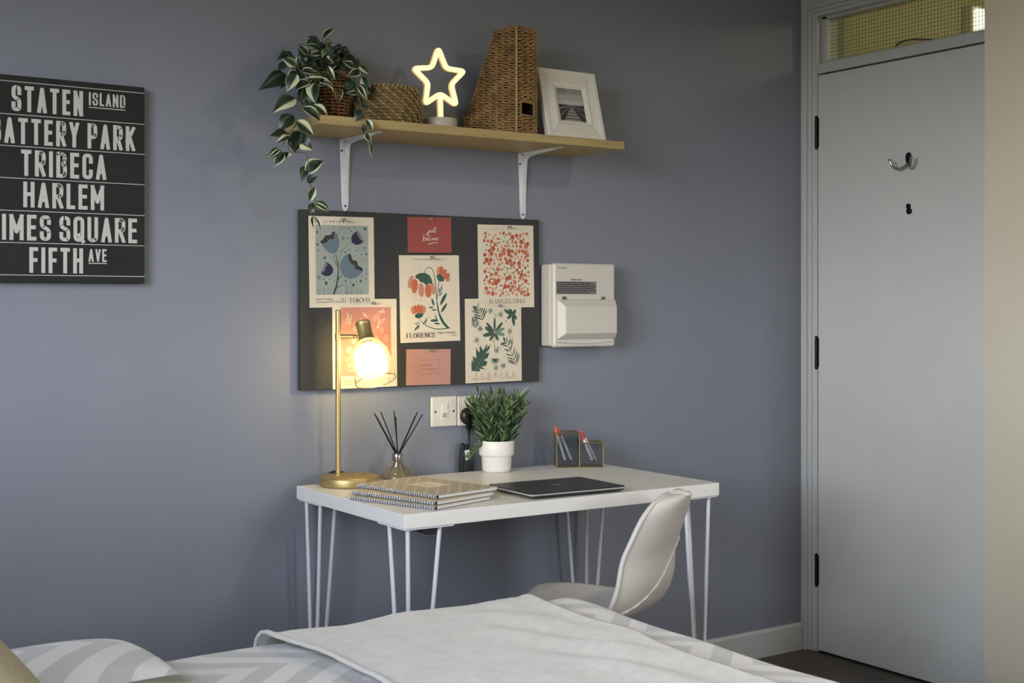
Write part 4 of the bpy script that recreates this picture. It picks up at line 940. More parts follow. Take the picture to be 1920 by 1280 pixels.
for i in range(40):
    a = 2*PI*i/40; pts = []
    for j in range(6):
        t = -.6+3.6*j/5; rr = srad(zt)-0.003; pts.append(((rr+0.0058*math.cos(t))*math.cos(a+.04*t), (rr+0.0058*math.cos(t))*math.sin(a+.04*t), zt-0.001+0.0055*math.sin(t)))
    b.tube(pts, 0.0016, 5, 1)
b.tube([((srad(zt)-.003)*math.cos(2*PI*i/60), (srad(zt)-.003)*math.sin(2*PI*i/60), zt-0.001) for i in range(60)], 0.0048, 7, 0, closed=True)
build('rim', b, [m_grass, m_stitch], sb)
# --- star light
st = thing('star_light', 'glowing warm white star shaped neon light on a round base', 'light', (-1.552, -0.130, SZ1))
b = MB(); b.lathe([(0.0001, 0), (0.0455, 0), (0.0465, 0.001), (0.0465, 0.0325), (0.0450, 0.0345), (0.0001, 0.0345)], 48); build('base', b, mat('putty_plastic', (196, 184, 166), 0.45), st)
m_neon = mat('neon_tube_glow', (200, 180, 130), 0.4, vary=0.0, emit=(255, 232, 172), estr=1.25)
m_back = mat('neon_backing', (216, 190, 132), 0.45, vary=0.0, emit=(255, 210, 130), estr=0.30)
C = (-0.0035, 0.1425); R1, R2 = 0.0850, 0.0385; sp = []
for i in range(10):
    a = PI/2+rad(3)+i*PI/5; r = R1 if i % 2 == 0 else R2; sp.append((C[0]+r*math.cos(a), C[1]+r*math.sin(a), 1))
loop = [sp[-1]]+sp+[sp[0]]
path = fillet([sp[9]]+sp+[sp[0]], 0.012)[1:-1]
b = MB(); b.tube([(x, -0.0045, z) for x, z in path], 0.0068, 10, closed=True); bz = sp[5][1]
b.tube([(sp[5][0], -0.0045, bz), (0.0, -0.0045, 0.0345)], 0.0068, 10); build('neon_tube', b, m_neon, st)
b = MB(); b.tube([(x, 0.0045, z) for x, z in path], 0.0072, 8, closed=True); b.tube([(sp[5][0], 0.0045, bz), (0.0, 0.0045, 0.0345)], 0.0072, 8); build('tube_backing', b, m_back, st)
# --- wicker magazine file
mg = thing('magazine_file', 'tall brown wicker magazine file with a sloping side and finger hole', 'magazine file', (-1.3570, -0.2130, SZ1), rad(14))
MW, MD, MH, LOW = 0.086, 0.196, 0.297, 0.062      # spine width, depth, height, height of low back
def top_at(y):  # height of the side at distance y from the spine
    return MH if y < 0.078 else max(LOW, MH-(y-0.078)/(MD-0.090)*(MH-LOW))
def wall_path(z):
    ymax = MD
    if z > LOW: ymax = min(MD, 0.078+(MH-z)/(MH-LOW)*(MD-0.090))
    return ymax
b = MB(); NROW = 47; hz0, hz1, hx0, hx1 = 0.058, 0.090, 0.020, 0.072
for k in range(NROW):
    z = 0.003+k*(MH-0.006)/(NROW-1); ym = wall_path(z); ph = PI*(k % 2)
    def wav(u): return 0.0030*math.cos(u/0.0122*PI+ph)
    segs = []
    left = [(0.0+wav(y)*-1, y, z+0.0007*math.sin(y*90+k)) for y in [ym*i/34 for i in range(34, -1, -1)]]
    front = [(x, wav(x)*-1, z+0.0007*math.sin(x*110+k*2)) for x in [MW*i/22 for i in range(1, 22)]]
    right = [(MW+wav(y), y, z) for y in [ym*i/34 for i in range(0, 35)]]
    if hz0 < z < hz1:
        segs = [left+[p for p in front if p[0] < hx0], [p for p in front if p[0] > hx1]+right]
    else: segs = [left+front+right]
    if z < LOW+.002: back = [(MW*(1-i/22), MD+wav(i*.004), z) for i in range(23)]; segs[-1] = segs[-1]+back
    for sgm in segs:
        if len(sgm) > 1: b.tube(sgm, 0.0027, 6)
build('woven_body', b, m_wick, mg)
b = MB()
for x, y, z in [(0.0, yy, 0) for yy in (0.0, .0245, .049, .0735, .098, .1225, .147, .1715, .196)]+[(MW, yy, 0) for yy in (0.0, .0245, .049, .0735, .098, .1225, .147, .1715, .196)]:
    b.tube([(x, y, 0.001), (x, y, top_at(y)-0.002)], 0.0021, 6)
for x in (0.0245, 0.049, 0.0735):
    if hx0 < x < hx1: b.tube([(x, 0, 0.001), (x, 0, hz0)], 0.0021, 6); b.tube([(x, 0, hz1), (x, 0, MH)], 0.0021, 6)
    else: b.tube([(x, 0, 0.001), (x, 0, MH)], 0.0021, 6)
build('stakes', b, m_wick, mg)
b = MB()
for x in (0.0, MW):
    edge = [(x, 0, MH), (x, 0.078, MH), (x, MD-0.012, LOW), (x, MD, LOW)]
    for q in (-.0025, .0025): b.tube([(p[0]+q, p[1], p[2]+.001) for p in edge], 0.0028, 6)
for q in (-.0025, .0025): b.tube([(0, q, MH+.001), (MW, q, MH+.001)], 0.0028, 6); b.tube([(0, MD+q, LOW), (MW, MD+q, LOW)], 0.0028, 6)
for zz in (hz0-.003, hz1+.003): b.tube([(hx0-.002, -.002, zz), (hx1+.002, -.002, zz)], 0.0024, 6)
for xx in (hx0-.002, hx1+.002): b.tube([(xx, -.002, hz0-.003), (xx, -.002, hz1+.003)], 0.0024, 6)
b.tube([(-.001, -.003, 0.001), (-.001, -.003, MH)], 0.0016, 6, 1)
build('rim', b, [m_wick, m_stitch], mg)
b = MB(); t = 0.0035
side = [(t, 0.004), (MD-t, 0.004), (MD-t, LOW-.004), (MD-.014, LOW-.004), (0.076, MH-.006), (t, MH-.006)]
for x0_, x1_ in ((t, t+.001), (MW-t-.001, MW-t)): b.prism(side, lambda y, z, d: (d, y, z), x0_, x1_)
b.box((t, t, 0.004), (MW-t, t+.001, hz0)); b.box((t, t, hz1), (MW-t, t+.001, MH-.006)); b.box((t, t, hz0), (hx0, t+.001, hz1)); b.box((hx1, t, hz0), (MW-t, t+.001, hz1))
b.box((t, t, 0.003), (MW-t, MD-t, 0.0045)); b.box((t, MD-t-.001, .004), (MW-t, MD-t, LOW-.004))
build('shade_lining', b, m_wdark, mg)  # near-black sheets stand for the shade behind the weave
# --- picture frame
fr = thing('picture_frame', 'white picture frame holding a small grey print of a boardwalk', 'picture frame', (-1.2330, -0.1930, SZ1+0.004), 0)
FW, FH, lean = 0.208, 0.2130, rad(15.5)
LM = Matrix.Rotation(-lean, 4, 'X')
m_fr = mat('white_frame', (224, 220, 208), 0.42, vary=0.01)
ap = (0.0585, 0.0445, 0.0580, 0.0480)       # mount widths: left, bottom, right, top
b = MB(); b.M = LM
def ring(o, i, y0, y1, yb=0.014):
    """mitred picture moulding from outer rect o to inner rect i"""
    (a0, b0, a1, b1), (c0, d0, c1, d1) = o, i
    vs = [(a0, y0, b0), (a1, y0, b0), (a1, y0, b1), (a0, y0, b1), (c0, y1, d0), (c1, y1, d0), (c1, y1, d1), (c0, y1, d1)]
    b.add(vs, [(0, 1, 5, 4), (1, 2, 6, 5), (2, 3, 7, 6), (3, 0, 4, 7)])
def inset(r, q): return (r[0]+q, r[1]+q, r[2]-q, r[3]-q)
O = (0, 0, FW, FH); lvl = [(0, 0.014), (0, -0.001), (0.003, -0.004), (0.014, -0.004), (0.0155, -0.0015)]
q = 0.0155
for i in range(9): lvl += [(q+0.0016, -0.0022), (q+0.0030, -0.0008)]; q += 0.0030
lvl += [(q+.001, -0.004), (q+0.0085, -0.0015), (q+.0095, 0.001)]
for (q0, y0), (q1, y1) in zip(lvl, lvl[1:]): ring(inset(O, q0), inset(O, q1), y0, y1)
last = inset(O, lvl[-1][0])
b.add([(0, .014, 0), (FW, .014, 0), (FW, .014, FH), (0, .014, FH)], [(3, 2, 1, 0)])
build('frame', b, m_fr, fr)
b = MB(); b.M = LM
inn = (ap[0], ap[1], FW-ap[2], FH-ap[3]); ring(last, inset(last, 0.004), 0.001, 0.003); ring(inset(last, .004), inn, 0.003, 0.0032); build('mount', b, mat('ivory_mount', (220, 214, 198), 0.7), fr)
b = MB(); b.M = LM
Wd, Hd = inn[2]-inn[0], inn[3]-inn[1]
pr = Print(b, lambda x, y, d: (inn[0]+x*Wd, 0.0045-d, inn[1]+y*Hd), start=0.0)
gm = [mat('print_%d' % v, (v, v, v-4), 0.6, vary=0.04) for v in (28, 58, 92, 120, 146, 166, 182)]
for i in range(24):
    y0_ = 0.52+0.48*i/24; pr.rect(0, y0_, 1, 0.52+0.48*(i+1)/24, 6 if i < 5 else (5 if i < 14 else 4))
pr.rect(0, 0, 1, 0.52, 3); pr.layer()
pr.poly([(0, 0.525), (0, 0.44), (0.42, 0.475), (1, 0.44), (1, 0.525), (0.62, 0.49), (0.42, 0.49)], 0); pr.layer()
for i in range(13):
    v0 = (i/13)**1.3; v1 = ((i+.75)/13)**1.3; z0 = 0.455*(1-v0)**1; 
    pr.poly([(0.03+0.47*(1-z0/.47)*0+0.42*(z0/.47), z0), (0.97-0.42*(z0/.47), z0), (0.97-0.42*((0.455*(1-v1))/.47), 0.455*(1-v1)), (0.03+0.42*((0.455*(1-v1))/.47), 0.455*(1-v1))], 2 if i % 2 else 4)
pr.layer()
for sx in (0, 1):
    f = (lambda x: x) if sx == 0 else (lambda x: 1-x)
    pr.poly([(f(0), 0.50), (f(0.38), 0.515), (f(0.46), 0.46), (f(0.12), 0.06), (f(0), 0.0)], 1); pr.layer()
    for i in range(5):
        t = i/5; x = 0.08+0.33*t; y0_ = 0.08+0.36*t; pr.poly([(f(x), y0_), (f(x+.03), y0_+.02), (f(x+.03), y0_+.22*(1-t)+.05), (f(x), y0_+.22*(1-t)+.05)], 0)
    pr.layer(); pr.stroke([(f(0.0), 0.40), (f(0.44), 0.49)], .02, .006, 5); pr.stroke([(f(0.02), 0.22), (f(0.42), 0.475)], .016, .005, 5); pr.layer()
for i, w in enumerate((.2, .36, .30, .36, .26, .32)): 
    y_ = 0.945-i*.032-(.02 if i > 3 else 0); x_ = .06
    while x_ < .06+w: pr.rect(x_, y_, min(x_+.07, .06+w), y_+.013, 2); x_ += .085
for i in range(16): a0 = 2*PI*i/16; a1 = 2*PI*(i+1)/16; pr.stroke([(.80+.12*math.cos(a0), .88+.055*math.sin(a0)), (.80+.12*math.cos(a1), .88+.055*math.sin(a1))], .008, .008, 3)
for i in range(4): pr.rect(.73+.03*i, .872, .75+.03*i, .888, 3)
build('print', b, gm, fr)
b = MB(); b.prism([(FW/2-.028, 0.004), (FW/2+.028, 0.004), (FW/2+.018, 0.15), (FW/2-.018, 0.15)], lambda x, z, d: (x, 0.0620+d+(0.15-z)*0.45, z), 0, 0.003); build('stand', b, m_black, fr)

# ------------------------------------------------------------------ things on the desk
# --- brass lamp
m_brass = mat('satin_brass', (192, 172, 120), 0.5, 1.0, vary=0.03)
lp = thing('table_lamp', 'lit brass desk lamp with a ribbed clear glass shade', 'lamp', (-1.8122, -0.1000, DZ))
px, py = -0.0220, 0.0243
b = MB(); b.lathe([(0.0001, 0.0), (0.0770, 0.0), (0.0790, 0.0015), (0.0800, 0.004), (0.0800, 0.0215), (0.0785, 0.0240), (0.0760, 0.0248), (0.0001, 0.0250)], 64); build('base', b, m_brass, lp)
b = MB(); b.tube([(px, py, 0.0245), (px, py, 0.4620)], 0.0072, 20); b.lathe([(0.0001, 0.4640), (0.0060, 0.4635), (0.0073, 0.4615), (0.0073, .46)][::-1], 20, c=(px, py, 0)); b.lathe([(0.0095, 0.0245), (0.0095, 0.028), (0.0073, 0.029)], 20, c=(px, py, 0)); build('pole', b, m_brass, lp)
rt = Vector((0.829, -0.56, 0)); ax = Vector((0.014, -0.408, -0.91)).normalized()
Pp = Vector((px, py, 0.3925)); K = Pp+rt*0.0735
b = MB(); b.tube([Pp+rt*0.004, Pp+rt*0.040], 0.0064, 14); b.tube([Pp+rt*0.038, Pp+rt*0.058], 0.0042, 12); b.sphere(Pp+rt*0.045, 0.0065); b.tube([Pp+Vector((0, 0, -.009)), Pp+Vector((0, 0, .009))], 0.0085, 16); build('arm', b, m_brass, lp)
HM = Matrix.Translation(K) @ ax.to_track_quat('Z', 'Y').to_matrix().to_4x4()
b = MB(); b.M = HM
b.lathe([(0.0001, -0.042), (0.0190, -0.042), (0.0205, -0.0405), (0.0210, -0.036), (0.0195, -0.0345), (0.0195, -0.031), (0.0200, 0.002), (0.0215, 0.006), (0.0235, 0.010), (0.0235, 0.013), (0.020, 0.014)], 40); build('lamp_holder', b, m_brass, lp)
b = MB(); b.M = HM
prof_g = [(0.0225, 0.010), (0.0265, 0.014), (0.0350, 0.024), (0.0430, 0.036), (0.0490, 0.050), (0.0515, 0.066), (0.0522, 0.085), (0.0528, 0.105), (0.0535, 0.126)]
PG = smooth_path(prof_g, 4)
b.lathe(PG, 216, 0, True, rad_fn=lambda r, z, k, n: r+0.0007*math.cos(k*2*PI/n*72)*min(1, (z-.008)/.02))
shade = build('lamp_shade', b, thin_glass('ribbed_clear_glass', (250, 248, 242), 0.10, haze=0.05, edge=0.5, rough=0.06), lp)
b = MB(); b.M = HM; b.tube([(0.0536*math.cos(2*PI*i/64), 0.0536*math.sin(2*PI*i/64), 0.126) for i in range(64)], 0.0012, 6, closed=True); build('shade_rim', b, thin_glass('glass_rim', (215, 212, 204), 0.25, edge=0.5), shade)
b = MB(); b.M = HM; b.lathe([(0.0001, 0.086), (0.010, 0.084), (0.0175, 0.078), (0.0215, 0.068), (0.0215, 0.060), (0.0185, 0.048), (0.0130, 0.034), (0.0115, 0.020)], 28)
bulb_o = build('bulb', b, mat('lit_bulb', (255, 240, 210), 0.3, vary=0.0, emit=(255, 228, 156), estr=84), lp)
b = MB(); b.M = HM; b.lathe([(0.0118, 0.006), (0.0118, 0.021), (0.0001, 0.0215)], 20); build('bulb_cap', b, m_steel, bulb_o)
b = MB(); b.tube(smooth_path([(-0.050, 0.0555, 0.0020), (-0.030, 0.073, 0.020), (0.000, 0.0805, 0.028), (0.030, 0.0780, 0.018), (0.046, 0.0700, 0.0030)], 6), 0.0032, 8); build('power_cord', b, m_black, lp)
# --- reed diffuser
rd = thing('reed_diffuser', 'clear glass reed diffuser with black sticks between the lamp and the notebooks', 'diffuser', (-1.6592, -0.0830, DZ))
b = MB(); b.lathe([(0.0001, 0.0006), (0.0400, 0.0006), (0.0435, 0.003), (0.0445, 0.008), (0.0435, 0.0125), (0.0300, 0.034), (0.0190, 0.0480), (0.0140, 0.0530), (0.0132, 0.057)], 48); build('bottle', b, thin_glass('bottle_glass', (240, 240, 234), 0.06, edge=0.32, haze=0.22, hazecol=(214, 208, 190)), rd)
b = MB(); b.lathe([(0.0001, 0.004), (0.0400, 0.004), (0.0415, 0.010), (0.0405, 0.0125), (0.0300, 0.0305), (0.0001, 0.0306)], 40); build('liquid', b, thin_glass('pale_oil', (232, 222, 196), 0.06, edge=0.25, haze=0.12, hazecol=(220, 208, 180)), rd)
b = MB(); b.lathe([(0.0142, 0.0545), (0.0146, 0.0555), (0.0146, 0.0725), (0.0138, 0.0735), (0.0085, 0.0735), (0.0080, 0.060)], 36); build('collar', b, m_chrome, rd)
m_reed = mat('black_reed', (20, 19, 18), 0.8)
off = Vector((-1.6592, -0.0738, DZ))
for i, (tx, tz, bx, dy) in enumerate(((-1.7362, .9004, -1.6659, -.012), (-1.7216, .8925, -1.6626, .006), (-1.7004, .9016, -1.6609, .018), (-1.6708, .8887, -1.6592, -.012), (-1.6609, .9013, -1.6576, .016), (-1.6092, .8873, -1.6543, -.010), (-1.5906, .8967, -1.6526, .010), (-1.5838, .8905, -1.6510, -.006))):
    t_ = Vector((tx, -0.0738+dy, tz))-off; q_ = Vector((bx, -0.0738, .789))-off; d_ = (q_-t_).normalized(); e_ = q_+d_*(0.789-DZ-0.007)/abs(d_.z)
    b = MB(); b.tube([t_, q_, e_], 0.0017, 7); build('reed', b, m_reed, rd)
# --- bushy plant
bp = thing('potted_plant', 'bushy green grass-like plant in a white stepped pot on the desk', 'plant', (-1.3364, -0.0834, DZ))
b = MB(); b.lathe([(0.0001, 0.0), (0.0330, 0.0), (0.0385, 0.003), (0.0415, 0.009), (0.0428, 0.0440), (0.0440, 0.0465), (0.0485, 0.0485), (0.0497, 0.052), (0.0507, 0.0895), (0.0500, 0.0905), (0.0475, 0.0900), (0.0470, 0.080), (0.0001, 0.080)], 56); build('pot', b, mat('white_ceramic', (232, 229, 222), 0.42, vary=0.008), bp)
b = MB(); b.lathe([(0.047, 0.0805), (0.03, 0.084), (0.0001, 0.086)], 24); build('soil', b, mat('dark_moss', (34, 40, 22), 0.95, vary=0.4), bp)
LG = [mat('grass_green_dark', (40, 58, 34), 0.45, vary=0.25), mat('grass_green', (66, 90, 50), 0.45, vary=0.25), mat('grass_green_light', (104, 126, 72), 0.45, vary=0.2)]
rng = random.Random(5)
def blade(b, B, d, L, w, m, n):
    d = d.normalized(); s = d.cross(n); s = s.normalized() if s.length > 1e-4 else Vector((1, 0, 0)); nn = s.cross(d)
    P = []
    for i, hw in enumerate((.25, .8, 1, .8, .45, .02)):
        t = i/5; c = B+d*(L*t)-nn*(L*.10*t*t); P += [c-s*w*hw*.5, c+nn*w*.12*hw, c+s*w*hw*.5]
    b.add(P, [(i*3+k, i*3+k+1, i*3+k+4, i*3+k+3) for i in range(5) for k in (0, 1)], m, True)
bf, bs = MB(), MB()
def clampy(v): return Vector((v.x, min(v.y, 0.040), v.z))
for k in range(78):
    a = 2*PI*rng.random(); r0 = 0.040*math.sqrt(rng.random()); out = (r0/0.040)*rng.uniform(.55, 1.15)
    H = rng.uniform(.085, .150)*(1-.12*out)
    B0 = Vector((r0*math.cos(a), r0*math.sin(a), 0.083)); spread = 0.072*out*H/.13
    E = B0+Vector((math.cos(a)*spread, math.sin(a)*spread*.8, H)); Mid = (B0+E)/2+Vector((-math.cos(a)*.006, -math.sin(a)*.006, .010))
    P = smooth_path([B0, Mid, E], 6); P = [clampy(Vector(p)) for p in P]; bs.tube(P, 0.0008, 4)
    for i in range(12):
        t = .06+.94*i/11; q = P[min(int(t*(len(P)-1)), len(P)-1)]; aa = i*2.3+k; d0 = (P[-1]-P[0]).normalized()
        d = d0*.95+Vector((math.cos(aa), math.sin(aa), -.1))*rng.uniform(.45, 1.05)
        L = rng.uniform(.024, .044)
        if (q+d.normalized()*L).y > 0.044: d.y = -abs(d.y)
        blade(bf, q, d, L, rng.uniform(.0045, .0070), 0 if rng.random() < .55-.4*t else (1 if rng.random() < .75 else 2), Vector((-.5, -.8, .35)))
sp_ = smooth_path([(-0.045, -0.004, 0.088), (-0.062, -0.006, 0.080), (-0.082, -0.004, 0.058), (-0.094, 0.000, 0.046)], 6); bs.tube(sp_, .0007, 4)
for i in range(1, 18): 
    q = Vector(sp_[i]); blade(bf, q, Vector((-.6, 0, -.55))+Vector((0, 0, .7 if i % 2 else -.4)), .018, .005, 1, Vector((0, -1, 0)))
build('foliage', bf, LG, bp); build('stems', bs, LG[0], bp)
# --- pen organiser and pens
og = thing('pen_holder', 'small glass and brass pen holder with two compartments at the back of the desk', 'pen holder', (-1.1440, -0.1090, DZ), rad(-28.8))
OW, OD, H1, H2, XM = 0.1390, 0.0750, 0.1010, 0.0715, 0.0690
gb = 0.0016; b = MB()
def bar(p, q): b.tube([p, q], gb, 6)
for y in (gb, OD):
    bar((gb, y, gb), (OW, y, gb)); bar((gb, y, gb), (gb, y, H1)); bar((XM, y, gb), (XM, y, H1)); bar((OW, y, gb), (OW, y, H2)); bar((gb, y, H1), (XM, y, H1)); bar((XM, y, H2), (OW, y, H2))
for x, z in ((gb, gb), (OW, gb), (XM, gb), (gb, H1), (XM, H1), (OW, H2), (XM, H2)): bar((x, gb, z), (x, OD, z))
for x, z in ((XM, gb), (OW, gb), (XM, H1), (OW, H2)): b.sphere((x, gb, z), .0026)
build('brass_edges', b, mat('polished_brass', (180, 162, 96), 0.28, 1.0, vary=0.05), og)
b = MB(); g = 0.0006
for a_, c_ in (((gb, gb-g, gb), (XM, gb+g, H1)), ((XM, gb-g, gb), (OW, gb+g, H2)), ((gb, OD-g, gb), (XM, OD+g, H1)), ((XM, OD-g, gb), (OW, OD+g, H2)), ((gb-g, gb, gb), (gb+g, OD, H1)), ((OW-g, gb, gb), (OW+g, OD, H2)), ((XM-g, gb, gb), (XM+g, OD, H1)), ((gb, gb, gb-.0008), (OW, OD, gb))): b.box(a_, c_)
build('glass_panes', b, thin_glass('clear_pane', (232, 236, 240), 0.06, edge=0.4), og)
m_pen = mat('floral_pen_barrel', (240, 234, 234), 0.35, vary=0.05)
def pen_mats(tip, cap): return [m_pen, mat('pen_'+tip[0], tip[1], 0.35), mat('pen_'+cap[0], cap[1], 0.35), mat('pen_leaf_green', (96, 120, 96), 0.4)]
def pen(label, p0, p1, tip, cap):
    """p0 writing end, p1 top end, in pen-holder coordinates"""
    A = Vector(p0); B = Vector(p1); L = (B-A).length
    org = WM[og.name] @ A; dirw = (WM[og.name].to_3x3() @ (B-A)).normalized()
    t = thing('pen', label, 'pen', tuple(org), 0, 'patterned pens in the glass holder')
    Q = dirw.to_track_quat('Z', 'Y').to_matrix().to_4x4()
    mm = pen_mats(tip, cap)
    b = MB(); b.M = Q; b.lathe([(0.0036, 0.016), (0.0040, 0.024), (0.0042, L*.5), (0.0042, L-.028), (0.0038, L-.026)], 16)
    rg = random.Random(label)
    for i in range(16):
        z = rg.uniform(.022, L-.034); a = rg.uniform(0, 6.28); b.sphere((.0039*math.cos(a), .0039*math.sin(a), z), .0012, rg.choice((1, 2, 3)), 6, 4, (1, 1, 1.6))
    build('barrel', b, mm, t)
    b = MB(); b.M = Q; b.lathe([(0.0001, 0.0), (0.0006, 0.0015), (0.0018, 0.006), (0.0034, 0.016), (0.0034, 0.018)], 14, 1); build('tip', b, mm, t)
    b = MB(); b.M = Q; b.lathe([(0.0041, L-.028), (0.0042, L-.010), (0.0030, L-.008), (0.0028, L), (0.0001, L+.001)], 14, 2); b.box((-.0012, -.0064, L-.034), (.0012, -.0050, L-.010), 2); b.box((-.0012, -.0060, L-.014), (.0012, -.0030, L-.010), 2); build('clip_cap', b, mm, t)
OR = ('orange', (214, 96, 60)); PK = ('pink', (210, 92, 108)); LP = ('pale_pink', (214, 160, 168)); RD = ('red', (190, 70, 60)); VI = ('violet', (120, 84, 130))
pen('orange topped pen leaning out of the tall compartment, left one', (0.034, 0.030, 0.0050), (-0.0015, 0.022, 0.1190), VI, OR)
pen('coral topped pen leaning in the tall compartment, right one', (0.057, 0.048, 0.0050), (0.0085, 0.045, 0.1150), RD, ('coral', (222, 120, 96)))
pen('pink topped white pen in the low compartment, nearer the tall side', (0.1150, 0.024, 0.0050), (0.0742, 0.024, 0.1050), OR, PK)
pen('white pen with a pink clip in the low compartment, farther from the tall side', (0.1290, 0.046, 0.0050), (0.0800, 0.046, 0.1070), LP, ('rose', (196, 110, 116)))
# --- laptop
lt = thing('laptop', 'closed black laptop with a silver edge and a round logo', 'laptop', (-1.4215, -0.4930, DZ), rad(-2.6))
LW, LD = 0.290, 0.214
def rrect(w, d, r, n=6):
    out = []
    for cx, cy, a0 in ((w/2-r, d/2-r, 0), (-w/2+r, d/2-r, 90), (-w/2+r, -d/2+r, 180), (w/2-r, -d/2+r, 270)):
        for i in range(n+1): a = rad(a0+90*i/n); out.append((cx+r*math.cos(a), cy+r*math.sin(a)))
    return out
m_lap = mat('black_anodised', (34, 33, 34), 0.36, 0.4, vary=0.02); zf = lambda x, y, d: (x, y, d)
b = MB(); lbase = None; b.prism(rrect(LW-.016, LD-.012, .010), zf, 0.0030, 0.0050); b.prism(rrect(LW-.006, LD-.004, .011), zf, 0.0050, 0.0090, 1); lbase = build('base', b, [m_black, mat('dark_silver', (96, 94, 92), 0.3, 0.9)], lt, bevel=0.001)
b = MB(); b.prism(rrect(LW, LD, .012), zf, 0.0092, 0.0128, 1); b.prism(rrect(LW-.0025, LD-.0025, .012), zf, 0.0128, 0.0152); lid_o = build('lid', b, [m_lap, mat('silver_edge', (186, 185, 183), 0.35, 0.35)], lt, bevel=0.0009)
b = MB(); b.box((-LW/2+.03, LD/2-.008, 0.0060), (LW/2-.03, LD/2-.001, 0.0140)); build('hinge', b, m_black, lt, bevel=0.002)
for x in (-1, 1):
    for y in (-1, 1):
        b = MB(); b.lathe([(0.0001, 0), (0.0050, 0), (0.0055, 0.0032)], 14, c=(x*.115, y*.082, 0)); build('foot', b, m_black, lbase)
b = MB(); pr = Print(b, lambda x, y, d: (x, y+.004, 0.0152+d), start=0.0002)
pr.poly([(0.0155*math.cos(2*PI*i/36), 0.0155*math.sin(2*PI*i/36)) for i in range(36)], 0); pr.layer()
sl = 0.28
for pts in ([(-.0095, -.0060), (-.0062, .0120)], [(-.0078, .0030), (-.0040, .0045), (-.0028, .0025), (-.0044, -.0060)], [(.0015, -.0130), (.0046, .0045)], [(.0046, .0045), (.0086, .0045), (.0088, .0010), (.0076, -.0042), (.0036, -.0050)]): pr.stroke(pts, .0016, .0016, 1)
build('logo', b, [mat('logo_disc', (20, 20, 21), 0.15, 0.6), m_chrome], lid_o, label='round dark logo with slanted chrome letters')
# --- spiral notebooks
def nb_cover():
    m = bpy.data.materials.new('patterned_beige_cover'); m.use_nodes = True; nt = m.node_tree; p = nt.nodes['Principled BSDF']
    tc = nt.nodes.new('ShaderNodeTexCoord'); sp_ = nt.nodes.new('ShaderNodeSeparateXYZ'); nt.links.new(tc.outputs['Object'], sp_.inputs[0])
    def tri(k, s):
        v = node_math(nt, 'ADD', sp_.outputs[0], node_math(nt, 'MULTIPLY', sp_.outputs[1], k))
        f = node_math(nt, 'FRACT', node_math(nt, 'MULTIPLY', v, s)); return node_math(nt, 'ABSOLUTE', node_math(nt, 'SUBTRACT', f, 0.5))
    a = tri(1.0, 26.0); c = tri(-1.0, 26.0); mx = node_math(nt, 'MAXIMUM', a, c)
    ln = node_math(nt, 'ABSOLUTE', node_math(nt, 'SUBTRACT', node_math(nt, 'FRACT', node_math(nt, 'MULTIPLY', mx, 9.0)), 0.5))
    k = node_math(nt, 'ADD', node_math(nt, 'MULTIPLY', node_math(nt, 'GREATER_THAN', ln, 0.27), 0.45), node_math(nt, 'MULTIPLY', node_math(nt, 'GREATER_THAN', mx, 0.36), 0.55))
    mix = nt.nodes.new('ShaderNodeMix'); mix.data_type = 'RGBA'; nt.links.new(k, mix.inputs[0]); mix.inputs[6].default_value = lin((150, 140, 120)); mix.inputs[7].default_value = lin((206, 196, 174))
    nt.links.new(mix.outputs[2], p.inputs['Base Color']); p.inputs['Roughness'].default_value = 0.45
    return m
m_cov = nb_cover(); m_page = mat('notebook_pages', (226, 224, 220), 0.8, vary=0.06, scale=300); m_wire = mat('white_wire', (206, 206, 210), 0.3, 0.5)
def notebook(label, x, y, z, rot, w, l, th, top):
    t = thing('notebook', label, 'notebook', (x, y, z), rad(rot), 'spiral notebooks on the desk')
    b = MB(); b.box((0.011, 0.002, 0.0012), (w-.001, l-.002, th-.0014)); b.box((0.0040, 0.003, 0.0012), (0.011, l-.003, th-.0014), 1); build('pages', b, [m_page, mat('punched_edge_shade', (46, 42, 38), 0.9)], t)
    b = MB(); b.box((0.002, 0, th-.0013), (w, l, th-.0002)); fc = build('front_cover', b, m_cov if top else mat('beige_card_cover', (196, 180, 152), 0.5), t, bevel=0.0004)
    b = MB(); b.box((0.002, 0, 0.0002), (w, l, 0.0012)); build('back_cover', b, mat('grey_card', (92, 90, 92), 0.6), t, bevel=0.0004)
    b = MB(); n = 34; R = th*.5-.0014
    for i in range(n):
        yy = 0.006+(l-.012)*i/(n-1)
        for q in (-.0012, .0012):
            b.tube([(0.0005+R*1.1*math.cos(2*PI*j/12), yy+q, th/2+R*math.sin(2*PI*j/12)) for j in range(12)], 0.0012, 5, closed=True)
    build('spiral', b, m_wire, t)
    if top:
        b = MB(); pr = Print(b, lambda u, v, d: (u, v, th+d), start=.0001); pr.rect(.075, .105, .150, .190, 0); pr.layer()
        pr.M = None
        for i in range(5): pr.rect(.107, .122+i*.011, .1115, .129+i*.011, 1)
        build('label_sticker', b, [mat('ivory_label', (222, 212, 188), 0.5), ink['grey']], fc, label='pale label on the cover')
TH = 0.0096
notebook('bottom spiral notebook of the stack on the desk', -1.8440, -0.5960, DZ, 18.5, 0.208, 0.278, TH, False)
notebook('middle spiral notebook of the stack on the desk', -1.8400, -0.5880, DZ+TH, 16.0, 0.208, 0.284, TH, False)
notebook('top spiral notebook with a patterned beige cover and pale label', -1.8190, -0.5590, DZ+2*TH, 12.5, 0.207, 0.292, TH, True)

